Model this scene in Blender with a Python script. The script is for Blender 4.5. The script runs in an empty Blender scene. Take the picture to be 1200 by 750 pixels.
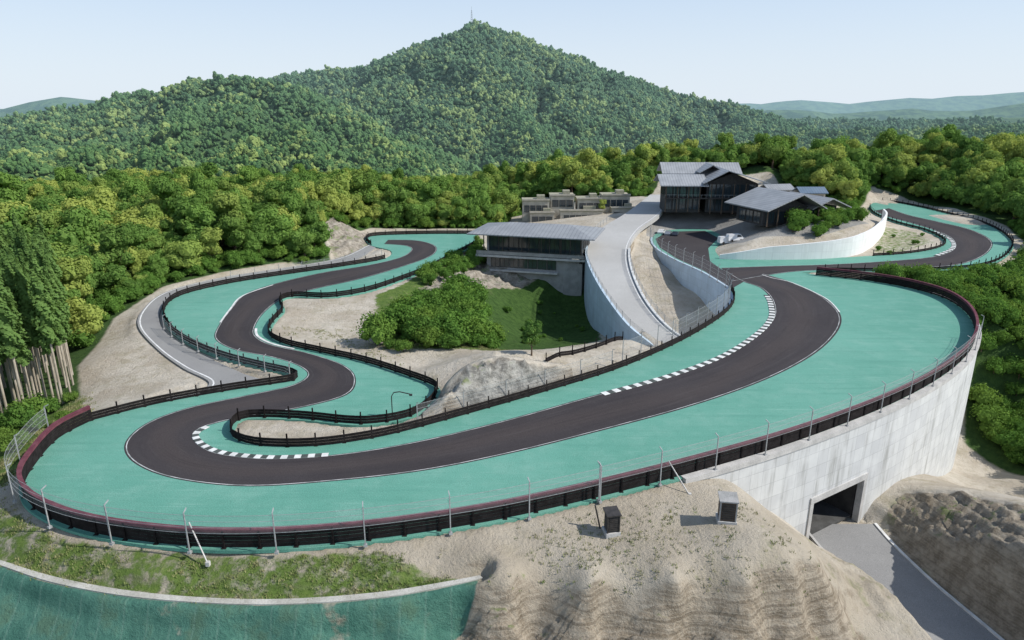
import bpy, bmesh, math, random
import numpy as np
from mathutils import Vector, Matrix
random.seed(7); rng = np.random.default_rng(7)
scene = bpy.context.scene
coll = scene.collection
scene.view_settings.view_transform = 'Standard'
scene.view_settings.look = 'None'
scene.view_settings.exposure = 0

# ------------------------------------------------------------------ image pixel to world helpers
H0 = 35.0
TH = math.atan(245/800); CT, ST = math.cos(TH), math.sin(TH)
def G(px, py, z=0.0):
    """image pixel cast through the camera onto the plane at assumed height z"""
    u = (px-600)/800; v = (375-py)/800  # camera ray of the image pixel
    t = (z-H0)/(-ST+CT*v)
    return np.array([u*t, t*(CT+ST*v), z])
def D(px, py, Y):  # image pixel cast along its camera ray to an assumed depth Y
    u = (px-600)/800; v = (375-py)/800
    t = Y/(CT+ST*v)
    return np.array([u*t, Y, H0+t*(-ST+CT*v)])
def cr(P, n=6, closed=False):
    P = np.array(P, float); N = len(P); out = []
    for i in range(N if closed else N-1):
        if closed: p0, p1, p2, p3 = P[(i-1) % N], P[i], P[(i+1) % N], P[(i+2) % N]
        else: p0, p1, p2, p3 = P[max(i-1, 0)], P[i], P[i+1], P[min(i+2, N-1)]
        for k in range(n):
            t = k/n
            out.append(.5*((2*p1)+(p2-p0)*t+(2*p0-5*p1+4*p2-p3)*t*t+(3*p1-p0-3*p2+p3)*t**3))
    if not closed: out.append(P[-1])
    return np.array(out)
def GP(pts, z=0.0):
    return np.array([G(p[0], p[1], p[2] if len(p) > 2 else z) for p in pts])
def resample(P, step):
    P = np.asarray(P, float)
    d = np.r_[0, np.cumsum(np.linalg.norm(np.diff(P[:, :2], axis=0), axis=1))]
    n = max(2, int(round(d[-1]/step))+1)
    s = np.linspace(0, d[-1], n)
    return np.stack([np.interp(s, d, P[:, k]) for k in range(P.shape[1])], 1)
def normals2(P):
    T = np.gradient(P[:, :2], axis=0)
    T /= np.maximum(np.linalg.norm(T, axis=1, keepdims=True), 1e-6)
    return np.stack([-T[:, 1], T[:, 0]], 1)
def offset(P, d):
    Q = P.copy(); Q[:, :2] += normals2(P)*d; return Q

# ------------------------------------------------------------------ noise
def _h(ix, iy, s):
    h = (ix*374761393+iy*668265263+s*974634777) & 0xffffffff
    h = ((h ^ (h >> 13))*1274126177) & 0xffffffff
    return ((h ^ (h >> 16)) & 0xffffff)/float(0xffffff)
def vn(x, y, s=0):
    xi = np.floor(x).astype(np.int64); yi = np.floor(y).astype(np.int64)
    fx = x-xi; fy = y-yi; fx = fx*fx*(3-2*fx); fy = fy*fy*(3-2*fy)
    a = _h(xi, yi, s); b = _h(xi+1, yi, s); c = _h(xi, yi+1, s); d = _h(xi+1, yi+1, s)
    return (a*(1-fx)+b*fx)*(1-fy)+(c*(1-fx)+d*fx)*fy
def fbm(x, y, s=0, o=4):
    r = 0; a = .5; t = 0
    for k in range(o):
        r = r+a*vn(x, y, s+k*17); t += a; a *= .5; x = x*2.03+5.1; y = y*2.03+1.7
    return r/t-.5
def sstep(a, b, x):
    t = np.clip((x-a)/(b-a), 0, 1); return t*t*(3-2*t)

# ------------------------------------------------------------------ objects
def tag(o, label=None, cat=None, group=None, kind=None):
    if label: o["label"] = label
    if cat: o["category"] = cat
    if group: o["group"] = group
    if kind: o["kind"] = kind
    return o
def add_mesh(me, name, parent=None, loc=(0, 0, 0), rz=0.0):
    o = bpy.data.objects.new(name, me); coll.objects.link(o)
    o.location = loc; o.rotation_euler = (0, 0, rz)
    if parent: o.parent = parent
    return o
def make_mesh(name, V, F, mats, midx=None, smooth=False):
    me = bpy.data.meshes.new(name)
    me.from_pydata([tuple(map(float, v)) for v in V], [], [tuple(map(int, f)) for f in F])
    if not isinstance(mats, (list, tuple)): mats = [mats]
    for m in mats: me.materials.append(m)
    if midx is not None: me.polygons.foreach_set('material_index', np.array(midx, dtype=np.int32))
    if smooth: me.polygons.foreach_set('use_smooth', np.ones(len(me.polygons), dtype=bool))
    me.update(); return me
def fast_mesh(name, V, quads=None, tris=None, mats=(), midx=None, smooth=False):
    V = np.asarray(V, np.float32); me = bpy.data.meshes.new(name)
    nq = 0 if quads is None else len(quads); nt = 0 if tris is None else len(tris)
    me.vertices.add(len(V)); me.vertices.foreach_set('co', V.ravel())
    loops = []; st = []; tot = []
    if nq: loops.append(np.asarray(quads).ravel()); st.append(np.arange(nq)*4); tot.append(np.full(nq, 4))
    if nt: loops.append(np.asarray(tris).ravel()); st.append(nq*4+np.arange(nt)*3); tot.append(np.full(nt, 3))
    L = np.concatenate(loops).astype(np.int32)
    me.loops.add(len(L)); me.loops.foreach_set('vertex_index', L)
    me.polygons.add(nq+nt)
    me.polygons.foreach_set('loop_start', np.concatenate(st).astype(np.int32))
    me.polygons.foreach_set('loop_total', np.concatenate(tot).astype(np.int32))
    for m in mats: me.materials.append(m)
    if midx is not None: me.polygons.foreach_set('material_index', np.asarray(midx, np.int32))
    me.polygons.foreach_set('use_smooth', np.full(nq+nt, smooth))
    me.update(calc_edges=True); me.validate(); return me
def empty(name, loc, rz=0.0, s=1.0):
    o = bpy.data.objects.new(name, None); coll.objects.link(o)
    o.empty_display_size = .5
    o.location = loc; o.rotation_euler = (0, 0, rz); o.scale = (s, s, s); return o
def sweep(P, prof, closed=True, caps=True):
    P = np.asarray(P, float); n = normals2(P); m = len(prof); V = []; F = []
    for i in range(len(P)):
        for (a, b) in prof: V.append((P[i, 0]+n[i, 0]*a, P[i, 1]+n[i, 1]*a, P[i, 2]+b))
    mm = m if closed else m-1
    for i in range(len(P)-1):
        for k in range(mm):
            k2 = (k+1) % m
            F.append((i*m+k, (i+1)*m+k, (i+1)*m+k2, i*m+k2))
    if closed and caps:
        F.append(tuple(range(m))); F.append(tuple((len(P)-1)*m+k for k in reversed(range(m))))
    return V, F
def rect(w, z0, z1): return [(-w/2, z0), (w/2, z0), (w/2, z1), (-w/2, z1)]
def boxvf(cx, cy, cz, sx, sy, sz):
    x0, x1, y0, y1, z0, z1 = cx-sx/2, cx+sx/2, cy-sy/2, cy+sy/2, cz-sz/2, cz+sz/2
    V = [(x0, y0, z0), (x1, y0, z0), (x1, y1, z0), (x0, y1, z0), (x0, y0, z1), (x1, y0, z1), (x1, y1, z1), (x0, y1, z1)]
    F = [(0, 3, 2, 1), (4, 5, 6, 7), (0, 1, 5, 4), (1, 2, 6, 5), (2, 3, 7, 6), (3, 0, 4, 7)]
    return V, F
def join(parts):
    V = []; F = []; M = []
    for p in parts:
        v, f = p[0], p[1]; mi = p[2] if len(p) > 2 else 0
        o = len(V); V += list(v); F += [tuple(i+o for i in q) for q in f]; M += [mi]*len(f)
    return V, F, M
def box_part(parent, name, c, s, mat, rz=0):
    V, F = boxvf(0, 0, 0, *s)
    return add_mesh(make_mesh(name, V, F, mat), name, parent, c, rz)

# ------------------------------------------------------------------ materials
def new_mat(name):
    m = bpy.data.materials.new(name); m.use_nodes = True
    nt = m.node_tree; nt.nodes.clear()
    out = nt.nodes.new('ShaderNodeOutputMaterial'); b = nt.nodes.new('ShaderNodeBsdfPrincipled')
    nt.links.new(b.outputs[0], out.inputs[0]); return m, nt, b, out
class NB:
    def __init__(s, nt): s.nt = nt; s.L = nt.links.new
    def n(s, t, **k):
        x = s.nt.nodes.new(t)
        for a, b in k.items(): setattr(x, a, b)
        return x
    def noise(s, vec, scale, detail=5, rough=.55, dist=0):
        x = s.n('ShaderNodeTexNoise'); x.inputs['Scale'].default_value = scale
        x.inputs['Detail'].default_value = detail; x.inputs['Roughness'].default_value = rough
        x.inputs['Distortion'].default_value = dist
        if vec is not None: s.L(vec, x.inputs['Vector'])
        return x.outputs['Fac']
    def ramp(s, fac, a, b, smooth=True):
        x = s.n('ShaderNodeMapRange'); x.inputs[1].default_value = a; x.inputs[2].default_value = b
        x.interpolation_type = 'SMOOTHSTEP' if smooth else 'LINEAR'
        s.L(fac, x.inputs[0]); return x.outputs[0]
    def mix(s, fac, a, b, mode='MIX'):
        x = s.n('ShaderNodeMix'); x.data_type = 'RGBA'; x.blend_type = mode
        for v, i in ((fac, 0), (a, 6), (b, 7)):
            if isinstance(v, (int, float)): x.inputs[i].default_value = v
            elif isinstance(v, tuple): x.inputs[i].default_value = (v[0], v[1], v[2], 1)
            else: s.L(v, x.inputs[i])
        return x.outputs[2]
    def math(s, op, a, b=0.0):
        x = s.n('ShaderNodeMath', operation=op)
        for v, i in ((a, 0), (b, 1)):
            if isinstance(v, (int, float)): x.inputs[i].default_value = v
            else: s.L(v, x.inputs[i])
        return x.outputs[0]
    def bump(s, h, strength, dist=.1):
        x = s.n('ShaderNodeBump'); x.inputs['Strength'].default_value = strength
        x.inputs['Distance'].default_value = dist; s.L(h, x.inputs['Height']); return x.outputs[0]
def nmat(name, c1, c2, scale=1.0, rough=.8, bump=0.0, bscale=20, metal=0, spec=.3, stretch=(1, 1, 1), lo=.35, hi=.65, fine=.12):
    m, nt, b, out = new_mat(name); q = NB(nt)
    tc = q.n('ShaderNodeTexCoord'); mp = q.n('ShaderNodeMapping'); mp.inputs['Scale'].default_value = stretch
    q.L(tc.outputs['Object'], mp.inputs['Vector']); v = mp.outputs[0]
    col = q.mix(q.ramp(q.noise(v, scale), lo, hi), c1, c2)
    f = q.ramp(q.noise(v, bscale, 3), .3, .7)
    col = q.mix(fine, col, q.mix(f, (0, 0, 0), (1, 1, 1)), 'OVERLAY')
    q.L(col, b.inputs['Base Color']); b.inputs['Roughness'].default_value = rough
    b.inputs['Metallic'].default_value = metal; b.inputs['Specular IOR Level'].default_value = spec
    if bump: q.L(q.bump(q.noise(v, bscale, 4), bump, .05), b.inputs['Normal'])
    return m

HAZE = (.20, .31, .34)  # air haze tint, painted into distant foliage and ground colour
def leaf_material(name, dark, mid, lite, yel, yamt=.6, far=False, y0=.78, y1=1.0):
    m, nt, b, out = new_mat(name); nt.nodes.remove(b); q = NB(nt)
    oi = q.n('ShaderNodeObjectInfo'); geo = q.n('ShaderNodeNewGeometry'); tc = q.n('ShaderNodeTexCoord')
    big = q.noise(geo.outputs['Position'], .012 if far else .022, 2, .6)
    cl = q.noise(tc.outputs['Object'], .8, 2)
    r = oi.outputs['Random']
    f = q.math('ADD', q.math('MULTIPLY', r, .6), q.math('MULTIPLY', q.ramp(big, .35, .65), .4))
    col = q.mix(q.ramp(f, .1, .9, False), dark, mid)
    col = q.mix(q.ramp(cl, .42, .68), col, q.mix(.6, col, lite))
    r2 = q.math('FRACT', q.math('MULTIPLY', r, 7.31))
    yl = q.math('MULTIPLY', q.ramp(q.math('ADD', q.math('MULTIPLY', r2, .5), q.math('SUBTRACT', 1.0, big)), y0, y1), yamt)
    col = q.mix(yl, col, yel)
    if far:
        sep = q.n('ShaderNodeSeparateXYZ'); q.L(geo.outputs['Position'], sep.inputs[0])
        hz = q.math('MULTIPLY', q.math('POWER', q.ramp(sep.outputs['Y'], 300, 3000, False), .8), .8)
        col = q.mix(hz, col, HAZE)  # aerial haze painted into the leaf colour, growing with world Y
    df = q.n('ShaderNodeBsdfDiffuse'); q.L(col, df.inputs[0])
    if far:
        em = q.n('ShaderNodeEmission'); em.inputs[0].default_value = (.45, .58, .70, 1)  # leaves glow bluish in place of light scattered by the air
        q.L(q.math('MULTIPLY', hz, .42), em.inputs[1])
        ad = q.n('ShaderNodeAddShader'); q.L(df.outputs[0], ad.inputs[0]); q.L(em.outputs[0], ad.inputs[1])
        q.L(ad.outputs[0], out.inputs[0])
    else:
        tr = q.n('ShaderNodeBsdfTranslucent'); q.L(q.mix(.5, col, q.mix(1.0, col, (1.0, 1.0, .5), 'MULTIPLY')), tr.inputs[0])
        ms = q.n('ShaderNodeMixShader'); ms.inputs[0].default_value = .36
        q.L(df.outputs[0], ms.inputs[1]); q.L(tr.outputs[0], ms.inputs[2]); q.L(ms.outputs[0], out.inputs[0])
    try: m.cycles.emission_sampling = 'NONE'
    except Exception: pass
    return m
M_leaf = leaf_material('broad_leaf', (.072, .150, .036), (.165, .285, .062), (.25, .39, .10), (.42, .47, .12), .8, y0=.72, y1=.97)
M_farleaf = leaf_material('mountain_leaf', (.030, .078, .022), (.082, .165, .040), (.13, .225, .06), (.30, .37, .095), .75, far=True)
M_shrub = leaf_material('shrub_leaf', (.085, .175, .036), (.13, .25, .05), (.18, .31, .065), (.24, .31, .06), .3)
M_cedar = leaf_material('cedar_leaf', (.100, .185, .058), (.155, .26, .075), (.21, .33, .095), (.23, .34, .10), .3)
M_bark = nmat('bark', (.09, .06, .04), (.2, .15, .1), 2, .9, 0, 12, stretch=(1, 1, .3))

def green_material():
    m, nt, b, out = new_mat('green_runoff_paint'); q = NB(nt)
    tc = q.n('ShaderNodeTexCoord'); v = tc.outputs['Object']
    c = q.mix(q.ramp(q.noise(v, .03, 6, .6), .3, .7), (.096, .272, .208), (.130, .325, .256))
    c = q.mix(q.math('MULTIPLY', q.ramp(q.noise(v, .25, 8, .7), .42, .75), .6), c, (.185, .36, .295))
    c = q.mix(q.math('MULTIPLY', q.ramp(q.noise(v, 1.2, 6, .7), .50, .78), .5), c, (.075, .22, .165))
    mp = q.n('ShaderNodeMapping'); mp.inputs['Rotation'].default_value = (0, 0, .42); mp.inputs['Scale'].default_value = (.1, 1.6, 1); q.L(v, mp.inputs[0])
    c = q.mix(q.math('MULTIPLY', q.ramp(q.noise(mp.outputs[0], .6, 5, .6), .5, .7), .5), c, (.085, .245, .19))
    c = q.mix(q.math('MULTIPLY', q.ramp(q.noise(mp.outputs[0], 1.5, 4, .6), .55, .75), .4), c, (.22, .40, .335))
    c = q.mix(.22, c, q.mix(q.ramp(q.noise(v, 10, 3), .3, .7), (0, 0, 0), (1, 1, 1)), 'OVERLAY')
    q.L(c, b.inputs['Base Color']); b.inputs['Roughness'].default_value = .75; b.inputs['Specular IOR Level'].default_value = .2
    q.L(q.bump(q.noise(v, 9, 4), .15, .03), b.inputs['Normal']); return m
M_green = green_material()
def asphalt_material(name, a, bb, cc, line=None):
    m, nt, b, out = new_mat(name); q = NB(nt)
    tc = q.n('ShaderNodeTexCoord'); v = tc.outputs['Object']
    c = q.mix(q.ramp(q.noise(v, .05, 6, .6), .3, .7), a, bb)
    c = q.mix(q.math('MULTIPLY', q.ramp(q.noise(v, .5, 8, .7), .5, .8), .5), c, cc)
    if line:
        uv = q.n('ShaderNodeUVMap'); sp = q.n('ShaderNodeSeparateXYZ'); q.L(uv.outputs[0], sp.inputs[0])
        wob = q.n('ShaderNodeTexNoise'); wob.noise_dimensions = '1D'; wob.inputs['Scale'].default_value = .025; q.L(sp.outputs['Y'], wob.inputs['W'])
        d = q.math('ABSOLUTE', q.math('SUBTRACT', sp.outputs['X'], q.math('ADD', .1, q.math('MULTIPLY', wob.outputs['Fac'], .8))))
        mp = q.n('ShaderNodeMapping'); mp.inputs['Scale'].default_value = (14, .06, 1); q.L(uv.outputs[0], mp.inputs[0])
        stn = q.noise(mp.outputs[0], 1.0, 4, .6)
        c = q.mix(q.math('MULTIPLY', q.ramp(d, .32, .05), .5), c, line)
        c = q.mix(q.math('MULTIPLY', q.ramp(stn, .5, .75), .4), c, (.026, .023, .024))
        c = q.mix(q.math('MULTIPLY', q.ramp(stn, .45, .25), .35), c, (.085, .078, .076))
    c = q.mix(.25, c, q.mix(q.ramp(q.noise(v, 18, 3), .3, .7), (0, 0, 0), (1, 1, 1)), 'OVERLAY')
    q.L(c, b.inputs['Base Color']); b.inputs['Roughness'].default_value = .85; b.inputs['Specular IOR Level'].default_value = .15
    q.L(q.bump(q.noise(v, 14, 3), .2, .03), b.inputs['Normal']); return m
M_asph = asphalt_material('track_asphalt', (.038, .033, .035), (.051, .045, .047), (.067, .060, .060), line=(.064, .052, .049))
M_pit = asphalt_material('pit_asphalt', (.042, .037, .039), (.055, .049, .05), (.07, .062, .06))
M_road = asphalt_material('service_road_surface', (.36, .355, .34), (.43, .425, .41), (.48, .47, .45))
M_road2 = asphalt_material('old_asphalt', (.22, .218, .215), (.28, .278, .27), (.33, .325, .315))
M_white = nmat('white_paint', (.72, .72, .70), (.55, .55, .53), .8, .6, 0, 12)
M_worn = nmat('worn_white_line', (.50, .51, .50), (.22, .24, .23), .6, .7, 0, 12)
M_kdark = nmat('kerb_dark', (.05, .06, .055), (.08, .09, .085), 1, .8, 0, 12)
M_conc = nmat('concrete', (.40, .395, .38), (.50, .49, .47), .6, .85, .15, 8)
M_path = nmat('weathered_concrete', (.36, .35, .31), (.47, .46, .42), .5, .9, .15, 8)
M_concd = nmat('dark_concrete', (.26, .26, .25), (.34, .335, .325), .6, .85, .15, 8)
M_tun = nmat('tunnel_shade_concrete', (.035, .035, .035), (.055, .055, .053), .6, .9, .15, 8)  # near-black base paints the tunnel's inner shade onto walls and ceiling
M_tfl = nmat('tunnel_shade_floor', (.06, .06, .058), (.09, .09, .088), .6, .9, .15, 8)  # floor darkened too, interior shade put into its colour
M_rail = nmat('rail_dark', (.012, .010, .010), (.021, .018, .018), 1.5, .8, 0, 10, spec=.1)
M_red = nmat('rail_maroon', (.11, .034, .048), (.15, .055, .07), 1.0, .8, 0, 10, spec=.1)
M_galv = nmat('galvanised_steel', (.26, .27, .27), (.36, .37, .37), 3, .6, 0, 10)
M_glass, _nt, _b, _o = new_mat('glass')
_b.inputs['Base Color'].default_value = (.03, .045, .055, 1); _b.inputs['Roughness'].default_value = .08
_b.inputs['Specular IOR Level'].default_value = .9
M_frame = nmat('dark_frame', (.03, .028, .027), (.05, .045, .042), 2, .5)
M_wood = nmat('brown_timber', (.07, .05, .036), (.115, .082, .058), 2, .7, .1, 12, stretch=(1, 1, 4))
M_wallw = nmat('pale_render', (.50, .46, .38), (.38, .35, .29), .5, .85, 0, 8)
M_beige = nmat('beige_terrace_stone', (.36, .33, .26), (.27, .27, .19), 1.2, .9, .1, 6)
M_dwall = nmat('charcoal_cladding', (.034, .034, .035), (.052, .05, .049), 1, .7, 0, 8)
def roof_material(name, a, bb):
    m, nt, b, out = new_mat(name); q = NB(nt)
    tc = q.n('ShaderNodeTexCoord'); sep = q.n('ShaderNodeSeparateXYZ'); q.L(tc.outputs['Object'], sep.inputs[0])
    fr = q.math('FRACT', q.math('MULTIPLY', sep.outputs['X'], 1.1))
    line = q.ramp(q.math('ABSOLUTE', q.math('SUBTRACT', fr, .5)), .0, .12)
    c = q.mix(q.ramp(q.noise(tc.outputs['Object'], .4), .3, .7), a, bb)
    c = q.mix(line, q.mix(.6, c, (.04, .04, .045)), c)
    q.L(c, b.inputs['Base Color']); b.inputs['Roughness'].default_value = .5; b.inputs['Metallic'].default_value = 0
    q.L(q.bump(line, .4, .05), b.inputs['Normal']); return m
M_roof = roof_material('grey_metal_roof', (.27, .28, .29), (.34, .35, .36))
M_roofd = roof_material('slate_metal_roof', (.22, .23, .24), (.28, .29, .30))
M_roofb = roof_material('blue_metal_roof', (.10, .15, .21), (.13, .18, .24))

def wall_material(nm, c1, c2, mo, stain, samt):
    m, nt, b, out = new_mat(nm); q = NB(nt)
    uv = q.n('ShaderNodeUVMap')
    br = q.n('ShaderNodeTexBrick'); q.L(uv.outputs[0], br.inputs['Vector'])
    br.offset = 0; br.inputs['Scale'].default_value = 1; br.inputs['Brick Width'].default_value = 1.8
    br.inputs['Row Height'].default_value = 1.8; br.inputs['Mortar Size'].default_value = .018
    br.inputs['Color1'].default_value = (*c1, 1); br.inputs['Color2'].default_value = (*c2, 1)
    br.inputs['Mortar'].default_value = (*mo, 1)
    m2 = q.n('ShaderNodeMapping'); m2.inputs['Scale'].default_value = (1, .1, 1); q.L(uv.outputs[0], m2.inputs[0])
    st = q.noise(m2.outputs[0], .9, 6, .65)
    c = q.mix(q.math('MULTIPLY', q.ramp(st, .46, .75), samt), br.outputs[0], stain)
    c = q.mix(q.math('MULTIPLY', q.ramp(q.noise(uv.outputs[0], .35, 5), .45, .7), .35), c, tuple(min(.8, a*1.2) for a in c1))
    q.L(c, b.inputs['Base Color']); b.inputs['Roughness'].default_value = .85
    q.L(q.bump(q.noise(uv.outputs[0], 6, 4), .15, .05), b.inputs['Normal']); return m
M_wall = wall_material('cast_concrete_panels', (.58, .59, .58), (.50, .51, .51), (.30, .31, .31), (.24, .24, .22), .75)
M_wallW = wall_material('white_concrete_panels', (.76, .76, .74), (.70, .70, .68), (.55, .55, .55), (.5, .5, .48), .35)
M_wallB = wall_material('blue_grey_concrete', (.43, .53, .62), (.38, .47, .55), (.26, .31, .35), (.24, .29, .32), .5)
def net_material(name, fac, col):
    m, nt, b, out = new_mat(name); q = NB(nt)
    b.inputs['Base Color'].default_value = (*col, 1); b.inputs['Roughness'].default_value = .6
    tr = q.n('ShaderNodeBsdfTransparent'); ms = q.n('ShaderNodeMixShader'); ms.inputs[0].default_value = fac
    q.L(tr.outputs[0], ms.inputs[1]); q.L(b.outputs[0], ms.inputs[2]); q.L(ms.outputs[0], out.inputs[0]); return m
M_net = net_material('wire_netting', .12, (.4, .42, .42))

# ------------------------------------------------------------------ layout traced in image pixels
OL = [(560,274),(500,274),(440,276),(428,281),(436,288),(458,294),(450,303),(400,312),(330,322),(262,333),(208,347),(190,364),(197,385),(220,403),(260,420),(305,432),(340,440),(344,445),(320,449),(260,458),(180,473),(105,492)]
E = [(105,492),(65,513),(38,542),(22,570),(30,594),(62,614),(110,629),(180,640),(250,645),(330,644),(420,637),(510,625),(600,609),(700,586),(800,560),(900,531),(980,503),(1050,474),(1103,445),(1135,418),(1146,393),(1138,370),(1112,351),(1070,338),(1020,329),(970,323.5),(938,319.5)]
UR = [(938,319.5),(975,317.5),(1030,318),(1090,317),(1150,312),(1180,300),(1187,283),(1160,264),(1110,250),(1060,239),(1030,236),(1018,243),(1026,252),(1052,262),(1085,271),(1106,283),(1095,291),(1060,297),(1015,300),(980,302),(900,304),(845,303)]
PT = [(845,303),(838,292),(848,280),(828,269),(780,270),(764,279),(769,291),(790,304),(825,320),(853,337)]
IN = [(853,337),(858,353),(840,373),(790,402),(720,432),(640,457),(560,480),(480,502),(430,513),(370,521),(310,521),(279,513),(276,500),(290,491),(350,492),(410,498),(445,497),(480,490),(502,478),(514,464),(513,453),(480,440),(430,424),(380,413),(337,403),(318,392),(322,378),(334,364),(330,353),(345,348),(385,349),(430,342),(470,329),(502,316),(535,299),(560,285)]
cOL, cE, cUR, cPT, cIN = [cr(a, 6) for a in (OL, E, UR, PT, IN)]
poly_px = np.concatenate([cOL[:-1], cE[:-1], cUR[:-1], cPT[:-1], cIN])
PLAT = GP(poly_px)[:, :2]
wOL, wE, wUR, wPT, wIN = [GP(a) for a in (cOL, cE, cUR, cPT, cIN)]

A = [((450,286),(455,281)),((475,288),(490,282)),((482,293),(511,289)),((468,302),(505,300)),((430,311),(470,313)),((375,320),(422,327)),
((320,333),(368,339)),((285,346),(332,350)),((270,362),(310,366)),((257,380),(299,383)),((252,397),(300,394)),((275,410),(318,404)),((320,419),(362,414)),
((350,429),(403,428)),((360,440),(417,444)),((340,452),(406,463)),((290,463),(352,478)),((220,478),(285,489)),((170,497),(243,499)),((146,521),(228,509)),
((158,543),(236,522)),((205,561),(262,532)),((290,570),(320,537)),((400,563),(400,532)),((500,551),(490,517)),((600,531),(590,493)),((700,506),(690,465)),
((800,479),(780,441)),((880,452),(845,418)),((940,424),(885,394)),((975,397),(905,373)),((986,372),(905,354)),((966,349),(892,338)),((928,331),(868,329)),((895,321),(850,318))]
B = [((845,314),(858,330)),((900,312),(925,319)),((970,310),(985,316)),((1040,306),(1060,314)),((1092,301),(1118,311)),((1117,292),(1152,300)),((1115,280),(1163,284)),((1095,270),(1140,270)),((1066,261),(1100,260)),((1040,254),(1065,252)),((1024,247),(1042,244))]

MAINROAD = [((762,228),(786,228),5.5),((733,250),(774,250),4.6),((704,268),(750,268),3.6),((690,286),(738,286),3),((690,305),(736,305),2.2),((701,330),(743,330),.8),((719,358),(758,358),-1.2),((741,385),(782,385),-3.2),((770,408),(816,408),-5.5)]
def ribbon_pairs(pairs, z=None, n=6):
    Lp = cr([p[0] for p in pairs], n); Rp = cr([p[1] for p in pairs], n)
    if z is None: zz = cr([[p[2]] for p in pairs], n)[:, 0]
    else: zz = np.full(len(Lp), z)
    return (np.array([G(a[0], a[1], c) for a, c in zip(Lp, zz)]), np.array([G(a[0], a[1], c) for a, c in zip(Rp, zz)]))
MR_L, MR_R = ribbon_pairs(MAINROAD)
TUNROAD = [((940,614),(1024,614),-14),((966,645),(1050,643),-14.1),((1010,692),(1098,688),-14.5),((1062,748),(1166,745),-15),((1146,840),(1270,835),-15.5)]
TR_L, TR_R = ribbon_pairs(TUNROAD)
GROAD = [((432,287),(440,290),0),((395,303),(405,309),0),((325,315),(330,320),-.1),((255,326),(262,331),-.1),((195,342),(206,346),-.1),((168,362),(188,364),-.1),((162,383),(190,385),-.1),((185,410),(214,404),-.2),((215,432),(250,422),-.3),((245,448),(285,438),-.3),((225,462),(310,449),-.3),((170,472),(240,459),-.3)]
GR_L, GR_R = ribbon_pairs(GROAD)
PATH = [((-60,635),(-60,641),-1.8),((0,656),(0,662),-1.8),((70,677),(65,683),-1.8),((160,693),(155,699),-1.8),((260,701),(260,707),-1.8),((350,701),(352,707),-1.8),((450,693),(454,699),-1.7),((530,680),(536,684),-1.6),((562,674),(566,677),-1.5)]
PA_L, PA_R = ribbon_pairs(PATH)

# ------------------------------------------------------------------ terrain
ctrl = []
def C(px, py, z): ctrl.append(tuple(G(px, py, z)))
def W(x, y, z): ctrl.append((x, y, z))
for p in OL[::1]: C(p[0]-0, p[1], -.1)
for p in IN[1:]:
    if p[0] < 500: C(p[0], p[1], -.1)
for p in UR[:12]: C(p[0], p[1], -.15)
for p in [(1026,252),(1052,262),(1085,271),(1106,283),(1095,291),(1060,297),(1015,300),(980,302),(900,304),(845,303),(1060,280),(1040,285)]: C(p[0], p[1], -.1)
for p in [(0,575,-.7),(8,603,-.7),(50,627,-.5),(110,642,-.5),(180,652,-.5),(330,656,-.5),(510,638,-.4),(600,622,-.4),(700,600,-.3),(800,575,-.3),
 (0,640,-1.4),(100,660,-1.2),(250,680,-1.4),(400,675,-1.2),(520,658,-1.0),(0,668,-1.9),(150,704,-1.9),(260,712,-1.9),(350,711,-1.9),(460,704,-1.8),(20,745,-4.9),(150,748,-4.3),(300,750,-4.2),(450,748,-4.6),(555,688,-1.5),
 (600,650,-.8),(700,638,-.8),(800,618,-.7),(870,600,-.9),(925,635,-1.2),(900,670,-1.4),(800,680,-1.4),(700,684,-1.4),(610,680,-1.4),(955,664,-2.0),
 (600,693,-1.6),(700,695,-1.6),(800,692,-1.6),(880,686,-1.65),(935,677,-2.0),
 (700,746,-5.8),(620,746,-5.8),(540,746,-5.5),(800,747,-5.9),(900,745,-6.3),(975,695,-4.6),(1000,735,-9),(950,735,-7.0),(955,645,-4.2),
 (1030,608,-13.2),(1050,582,-12),(1090,650,-11),(1180,715,-9),(1200,640,-5.5),(1120,577,-8.5),(1200,592,-5.5),(1070,620,-12.0),(1140,640,-7.5),(1080,573,-10.5),
 (1130,555,-22),(1185,560,-20),(1180,480,-18),(1185,425,-14),
 (1165,370,-3),(1200,400,-7),(1100,335,-1),(1060,326,-.7),(1150,335,-3),(1200,335,-5),(1215,300,-1),
 (110,425,-1),(160,400,-.5),(100,462,-2),(180,452,-.8),(60,478,-4),(0,512,-4),(0,430,-5),(50,430,-4),(60,515,-1.5),
 (380,375,-1),(440,385,-1.2),(400,402,-.8),(500,428,-1),(520,395,-.2),(480,365,-.6),(545,355,-1),(555,375,-2),(620,385,-10),(655,355,-9),(612,355,-7),(560,330,-1),(530,318,-.2),(575,400,-6),(660,388,-11),(690,390,-9),(600,415,-4),(640,402,-9),
 (512,467,.8),(524,450,2.8),(540,437,4.2),(560,428,4.9),(590,424,4.8),(618,426,4.0),(645,431,2.6),(680,420,1.2),(560,415,3.6),(595,412,3.4),(630,414,2.6),(532,424,1.8),(720,407,.6),(740,398,.2),
 (600,312,-1.5),(640,320,-3),(670,325,-5),(600,332,-5),(640,338,-7.5),(590,290,-2),(700,275,2.5),(600,262,-1),(620,250,-1),(740,240,3),
 (770,322,-3.0),(790,342,-5),(812,365,-7),(760,302,-.5),(828,362,-7),(808,335,-5.5),(782,312,-3.2),
 (378,262,5.5),(390,256,5),(402,264,4),(413,272,2.5),(427,289,-.1),(424,272,0)]: C(*p)
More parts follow.
